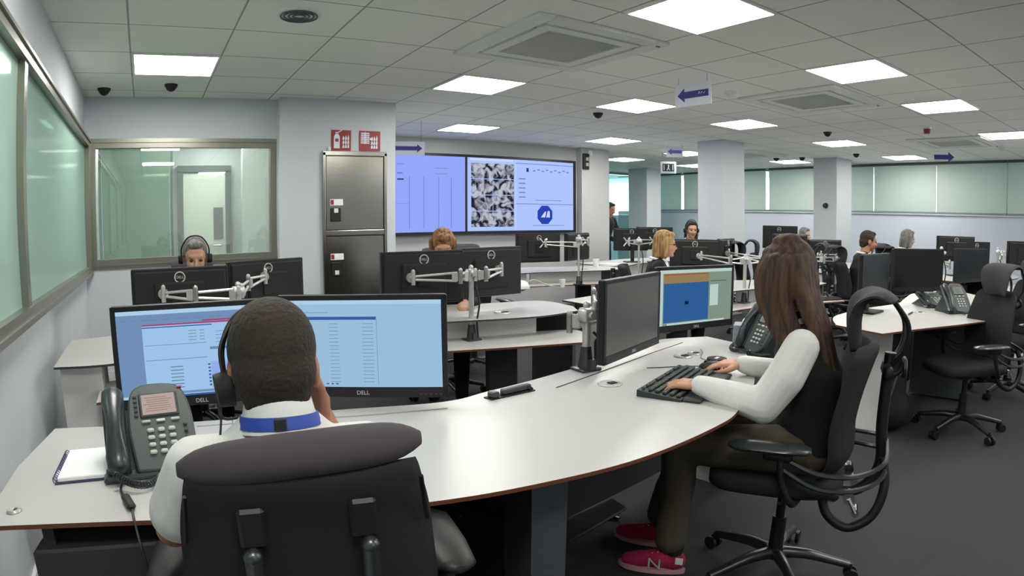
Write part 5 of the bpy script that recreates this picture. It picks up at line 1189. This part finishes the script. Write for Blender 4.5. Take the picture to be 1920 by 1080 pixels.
# ------------------------------------------------------------------ telephones, keyboards and small things
def phone(label, loc, rotz, tilt=0.95, lit=True, cord=True, dark=False):
    """x right, -y towards the user"""
    t = thing('desk_phone', label, 'telephone', loc, rotz)
    body = PHONEG
    T = Matrix.Translation((0, 0, 0.012)) @ Matrix.Rotation(tilt, 4, 'X')
    def xf(o): o.matrix_local = T; return o
    # face plate lies in local XY of the tilted frame (y goes up the face), z is out of it
    out = curve_pts([(-0.035, 0.0), (0.06, -0.004), (0.108, 0.03), (0.116, 0.11), (0.112, 0.18), (0.092, 0.232), (0.04, 0.246), (-0.012, 0.240), (-0.036, 0.21), (-0.045, 0.12), (-0.035, 0.0)], 5)[:-1]
    face = xf(MB().prism(out, -0.012, 0.012).build('face_plate', body, t, 40)); 
    mm = face.modifiers.new('b', 'BEVEL'); mm.width = 0.006; mm.segments = 2; mm.limit_method = 'ANGLE'
    xf(MB().box((0.036, 0.178, 0.013), (0.098, 0.072, 0.006), bev=0.003).build('display_frame', PHONED, t))
    xf(MB().box((0.036, 0.178, 0.0165), (0.084, 0.058, 0.002)).build('display', glow('phone_lcd', (206, 186, 180), 0.75) if lit else mat('phone_lcd_off', (120, 130, 120), 0.3), t))
    q = MB()
    for i in range(7): q.box((0.03+0.004*(i % 3), 0.158+0.0065*i, 0.0178), (0.055+0.008*(i % 2), 0.0016, 0.0006))
    xf(q.build('display_text', glow('phone_lcd_text', (196, 150, 146), 0.6) if lit else DARKPANEL, t))
    keys = [(0.0+0.026*i, 0.105-0.020*j) for j in range(4) for i in range(3)]
    for kx, ky in keys: xf(MB().box((kx+0.008, ky, 0.015), (0.017, 0.011, 0.007), bev=0.003).build('key', KEYL, t))
    for kx in (0.0, 0.036, 0.072): xf(MB().box((kx, 0.131, 0.0145), (0.022, 0.007, 0.006), bev=0.002).build('key', KEYL if kx != 0.036 else WHITE, t))
    for j in range(5): xf(MB().box((0.094, 0.04+0.018*j, 0.0145), (0.010, 0.008, 0.005), bev=0.002).build('key', PHONED, t)); 
    for j in range(5): xf(MB().box((-0.022, 0.150+0.014*j, 0.0135), (0.009, 0.006, 0.004), bev=0.001).build('key', PHONED, t))
    xf(MB().box((0.094, 0.225-0.0, 0.012), (0.012, 0.004, 0.006)).build('message_lamp', RED, t))
    # wedge stand behind
    hz = 0.24*math.sin(tilt); hy = 0.24*math.cos(tilt)
    q = MB(); vs = []
    for x in (-0.10, 0.11): vs += [(x, 0.0, 0.0), (x, hy*0.7, hz*0.7-0.004), (x, hy+0.05, 0.0)]
    q.add(vs, [(0, 1, 2), (3, 5, 4), (0, 3, 4, 1), (1, 4, 5, 2), (2, 5, 3, 0)]); q.box((0.0, 0.02, 0.008), (0.23, 0.07, 0.016), bev=0.006); q.build('stand', PHONED, t)
    rr = []
    for y, w_, h_, dz in ((0.0, 0.012, 0.008, 0.02), (0.012, 0.026, 0.018, 0.022), (0.045, 0.028, 0.020, 0.024), (0.08, 0.021, 0.015, 0.036), (0.12, 0.019, 0.013, 0.040), (0.16, 0.021, 0.015, 0.036), (0.195, 0.028, 0.020, 0.024), (0.225, 0.026, 0.018, 0.022), (0.24, 0.012, 0.008, 0.02)):
        rr.append([(-0.077+w_*math.cos(a*PI/8), y-0.004, dz+h_*math.sin(a*PI/8)) for a in range(16)])
    xf(MB().loft(rr).build('handset', PHONED, t, 60))
    xf(MB().box((-0.077, 0.12, 0.0), (0.056, 0.235, 0.024), bev=0.010).build('cradle', PHONED, t))
    if cord:
        q = MB(); pts = []
        for i in range(150):
            u = i/149; a = u*2*PI*22; pts.append((-0.085+0.12*u+0.008*math.cos(a), -0.035+0.03*u-0.06*math.sin(u*PI), 0.012+0.008*math.sin(a)+0.018*(1-u)*(1-u)))
        q.tube(pts, 0.0028, 5); q.build('coiled_cord', PHONED, t, True)
    return t
phone('grey desk phone with a lit screen on the left of the foreground desk', (-0.045, 1.60, ZD), math.radians(2), 0.70).scale = (1.09, 1.09, 1.09)
phone('dark grey desk phone seen edge-on in front of the long-haired woman', (2.46, 1.80, ZD), math.radians(-112), 1.05, lit=False)
phone('desk phone lying low on the right-hand desk, left of the empty chair', (5.05, 1.80, ZD), math.radians(-40), 0.35, lit=False)
phone('grey desk phone standing upright beside the headrest of the empty chair', (4.85, 1.55, ZD), math.radians(-35), 0.9, lit=False)
# notebook
t = thing('notebook', 'open white spiral notebook on the left of the foreground desk', 'notebook', (-0.215, 1.735, ZD), math.radians(-3))
MB().box((0, 0, 0.002), (0.155, 0.225, 0.004)).build('cover', mat('cover_dark', (60, 64, 90), 0.6), t)
MB().box((0.003, 0, 0.010), (0.148, 0.215, 0.012), bev=0.002).build('pages', PAPER, t)
q = MB()
for i in range(16): q.tube([(-0.078+0.006*math.cos(a*PI/5), -0.10+i*0.0133, 0.009+0.009*math.sin(a*PI/5)) for a in range(10)], 0.0012, 4, closed=True)
q.build('spiral', mat('spiral_purple', (96, 92, 140), 0.35, 0.5), t)
t = thing('pen', 'purple-blue pen lying along the spiral of the notebook', 'pen', (-0.292, 1.73, ZD+0.005), math.radians(86))
MB().cyl((-0.07, 0, 0), (0.05, 0, 0), 0.0045, n=10).cyl((0.05, 0, 0), (0.066, 0, 0), 0.0045, 0.001, 10).build('barrel', PURPLE, t, True); MB().cyl((-0.072, 0, 0), (-0.03, 0, 0), 0.0055, n=10).box((-0.05, 0, 0.006), (0.04, 0.003, 0.002)).build('pen_cap', WHITE, t)
# headset cable with its switch box
t = thing('headset_cable', 'thin black headset cable with a small switch box hanging over the desk front', 'cable', (-0.10, 1.50, ZD))
MB().curve([(-0.02, 0.09, 0.006), (-0.028, 0.03, 0.008), (-0.018, -0.03, 0.008)], 0.003, 6).curve([(0.0, -0.095, 0.006), (0.004, -0.15, 0.004), (0.012, -0.195, -0.05), (0.03, -0.22, -0.16), (0.07, -0.22, -0.26)], 0.003, 6).build('wire', CABLE, t, True)
MB().box((-0.008, -0.06, 0.010), (0.020, 0.075, 0.014), (0, 0, 0.22), bev=0.005).build('switch_box', BLACKP, t)
# keyboards and mice
def keyboard(label, loc, rotz):
    t = thing('keyboard', label, 'keyboard', loc, rotz)
    KB = mat('keyboard_grey', (44, 50, 50), 0.5); KK = mat('key_grey', (60, 67, 66), 0.5)
    q = MB(); xs = 0.225
    vs = []
    for x in (-xs, xs): vs += [(x, -0.085, 0), (x, 0.085, 0), (x, 0.085, 0.026), (x, -0.085, 0.010)]
    q.add(vs, [(0, 1, 2, 3), (4, 7, 6, 5), (0, 4, 5, 1), (1, 5, 6, 2), (2, 6, 7, 3), (3, 7, 4, 0)]); o = q.build('case', KB, t, bevel=0.003)
    MB().box((0, -0.118, 0.007), (0.44, 0.07, 0.014), bev=0.006).build('palm_rest', KB, t)
    for r_ in range(6):
        y = -0.068+r_*0.0265; z = 0.013+(y+0.085)/0.17*0.016; x = -0.215; n = 0
        while x < 0.208 and n < 22:
            w_ = 0.0175 if not (r_ == 0 and 5 <= n <= 5) else 0.105
            if not (r_ == 5 and n % 5 == 1): MB().box((x+w_/2, y, z+0.004), (w_-0.0025, 0.0165 if r_ < 5 else 0.012, 0.008), bev=0.002).build('key', KK, o)
            x += w_+0.0018; n += 1
    return t
keyboard('dark grey keyboard under the hands of the long-haired woman', (1.755, 1.60, ZD), math.radians(24))
def mouse(label, loc, rotz):
    t = thing('computer_mouse', label, 'mouse', loc, rotz); rr = []
    for x, w_, h_ in ((-0.055, 0.012, 0.010), (-0.048, 0.026, 0.024), (-0.02, 0.032, 0.036), (0.015, 0.030, 0.032), (0.045, 0.026, 0.020), (0.056, 0.012, 0.010)):
        rr.append([(x, w_*math.cos(a*PI/10), max(0, h_*math.sin(a*PI/10))+0.001) for a in range(20)])
    o = MB().loft(rr).build('shell', BLACKP, t, 60); MB().cyl((0.028, -0.004, 0.026), (0.028, 0.004, 0.026), 0.008, n=10).build('scroll_wheel', RUBBER, t, True)
    MB().curve([(0.056, 0, 0.006), (0.12, 0.01, 0.003), (0.18, 0.05, 0.003), (0.26, 0.10, 0.003)], 0.002, 6).build('wire', CABLE, t, True)
    return t
mouse('black mouse under the right hand of the long-haired woman', (2.065, 1.70, ZD), WA)
t = thing('headset_amplifier', 'round black headset puck with a white mark beside the mouse', 'headset box', (2.17, 1.76, ZD), 0.3)
MB().cyl((0, 0, 0), (0, 0, 0.022), 0.050, 0.044, 24).build('housing', BLACKP, t, True); MB().box((0, 0, 0.0225), (0.035, 0.015, 0.002)).build('mark', WHITE, t)
MB().curve([(0.0, 0.045, 0.006), (0.05, 0.10, 0.003), (0.16, 0.14, 0.003), (0.23, 0.18, 0.003)], 0.002, 6).build('wire', mat('grey_wire', (120, 120, 120), 0.6), t, True)
t = thing('tissue_box', 'patterned tissue box beside the dark grey phone of the long-haired woman', 'box', (2.60, 1.93, ZD), 0.6)
MB().box((0, 0, 0.055), (0.12, 0.12, 0.11), bev=0.004).build('carton', mat('tissue_pattern', (150, 156, 170), 0.7, vary=0.35, vscale=45), t); MB().ell((0, 0, 0.11), (0.035, 0.02, 0.03)).build('tissue', PAPER, t, True)
# things on the floor below the desk
t = thing('computer_tower', 'black computer case standing on the floor under the foreground desk', 'computer', (0.98, 1.68, 0), 0.3)
MB().box((0, 0, 0.24), (0.20, 0.42, 0.44), bev=0.012).build('case', BLACKP, t); MB().box((0, -0.213, 0.26), (0.17, 0.006, 0.36), bev=0.003).build('front_panel', RUBBER, t); MB().cyl((0, -0.216, 0.40), (0, -0.221, 0.40), 0.012, n=12).build('power_button', GUN, t, True)
for sx in (-1, 1): MB().box((sx*0.07, 0, 0.01), (0.03, 0.36, 0.02)).build('foot', RUBBER, t)
t = thing('footrest', 'grey footrest under the desk beside the pink shoe', 'footrest', (1.60, 2.02, 0), 0.25)
MB().box((0, 0, 0.11), (0.42, 0.28, 0.018), (0.28, 0, 0), bev=0.006).build('plate', DARKPANEL, t); MB().tube([(-0.2, -0.1, 0.012), (-0.2, 0.12, 0.012), (-0.2, 0.10, 0.13), (0.2, 0.10, 0.13), (0.2, 0.12, 0.012), (0.2, -0.1, 0.012)], 0.010, 8).build('stand', GUN, t)
t = thing('backpack', 'black bag lying on the floor under the right-hand desk', 'bag', (4.12, 1.74, 0), 0.4)
q = MB(); q.ell((0, 0, 0.14), (0.2, 0.15, 0.14)); q.ell((0.08, -0.06, 0.12), (0.14, 0.11, 0.11)); q.cap((-0.1, 0, 0.2), (0.1, 0, 0.22), 0.05)
remeshed('bag_body', q, BLACKC, t, 0.012, 3); MB().curve([(-0.08, 0, 0.25), (0, 0, 0.32), (0.08, 0, 0.26)], 0.010, 6).build('handle', BLACKC, t, True)
t = thing('cable_bundle', 'tangle of black cables hanging below the foreground desk beside the chair', 'cables', (0.78, 1.72, 0.60))
rnd = random.Random(5)
for i in range(6):
    MB().curve([(rnd.uniform(-.03, .03), 0, 0.10), (rnd.uniform(-.1, .1), rnd.uniform(-.05, .05), -0.05), (rnd.uniform(-.15, .15), rnd.uniform(-.05, .05), -0.15), (rnd.uniform(-.1, .18), 0, -0.28), (rnd.uniform(0, .2), 0, -0.58)], 0.005, 6).build('cable', CABLE, t, True)
t = thing('waste_bin', 'dark bin on the floor between the left wall and the desk behind', 'bin', (-0.30, 2.62, 0))
rr = [[(r_*math.cos(a*PI/12), r_*math.sin(a*PI/12), z_) for a in range(24)] for z_, r_ in ((0.0, 0.12), (0.30, 0.15), (0.43, 0.155), (0.43, 0.148), (0.05, 0.12))]
MB().loft(rr).build('bucket', mat('bin_dark_green', (26, 46, 44), 0.6), t, 60); MB().tube([(0.156*math.cos(a*PI/12), 0.156*math.sin(a*PI/12), 0.43) for a in range(24)], 0.006, 6, closed=True).build('rim', RUBBER, t, True)
# things on the desks behind
def cup(label, loc, m, s=1.0):
    t = thing('cup', label, 'cup', loc); rr = [[(r_*s*math.cos(a*PI/10), r_*s*math.sin(a*PI/10), z_*s) for a in range(20)] for z_, r_ in ((0, 0.026), (0.05, 0.033), (0.09, 0.036), (0.09, 0.033), (0.01, 0.024))]
    MB().loft(rr).build('body', m, t, 60); return t
cup('white cup on the cable shelf below the video wall', (4.33, 5.80, 0.60), WHITE)
cup('small white cup on the farther desk left of the grey pillar, near the blond woman', (5.45, 6.55, ZD), WHITE, 1.2)
t = thing('router_box', 'small white dome-shaped device with cables on the cable shelf in the centre', 'device', (3.88, 5.96, 0.60), 0.2)
MB().ell((0, 0, 0.03), (0.10, 0.08, 0.06)).cyl((0, 0, 0), (0, 0, 0.03), 0.10, n=18).build('housing', WHITE, t, True)
MB().curve([(0.05, 0.05, 0.02), (0.2, 0.0, 0.08), (0.32, -0.1, 0.02), (0.5, -0.12, -0.02)], 0.007, 6).curve([(0.0, 0.06, 0.03), (-0.15, 0.1, 0.12), (-0.35, 0.1, 0.08)], 0.006, 6).build('cable', mat('white_cable', (190, 190, 190), 0.6), t, True)
for lab, loc, rz in (('stack of white papers on the right-hand desk behind the phone', (5.55, 1.95, ZD), 0.5), ('white papers on the desk near the wall corner', (5.9, 6.75, ZD), 0.1)):
    t = thing('paper_stack', lab, 'papers', loc, rz)
    for i in range(3): MB().box((0.004*i, 0.003*i, 0.003+0.006*i), (0.21, 0.297, 0.005), (0, 0, 0.08*i)).build('sheet', PAPER, t)
t = thing('pen', 'dark pen lying on the right-hand desk left of the phone', 'pen', (4.52, 1.82, ZD+0.006), 0.2)
MB().cyl((-0.07, 0, 0), (0.06, 0, 0), 0.006, n=8).build('barrel', DARKPANEL, t, True); MB().cyl((0.06, 0, 0), (0.075, 0, 0), 0.006, 0.002, 8).build('tip', GUN, t, True)
t = thing('keyboard', 'dark keyboard lying on the desk right behind the long-haired woman', 'keyboard', (5.78, 3.32, 0.60), -0.35)
MB().box((0, 0, 0.012), (0.44, 0.15, 0.022), bev=0.006).build('case', BLACKP, t)
for r_ in range(4): MB().box((0, -0.05+0.032*r_, 0.026), (0.40, 0.02, 0.006)).build('key_row', DARKPANEL, t)
t = thing('paper_roll', 'white paper roll standing on the shelf right of the long-haired woman', 'paper roll', (5.75, 3.52, 0.60))
MB().cyl((0, 0, 0), (0, 0, 0.28), 0.09, 0.08, 24).build('roll', WHITE, t, True); MB().cyl((0, 0, 0.28), (0, 0, 0.283), 0.02, n=12).build('core', GREYPANEL, t, True)
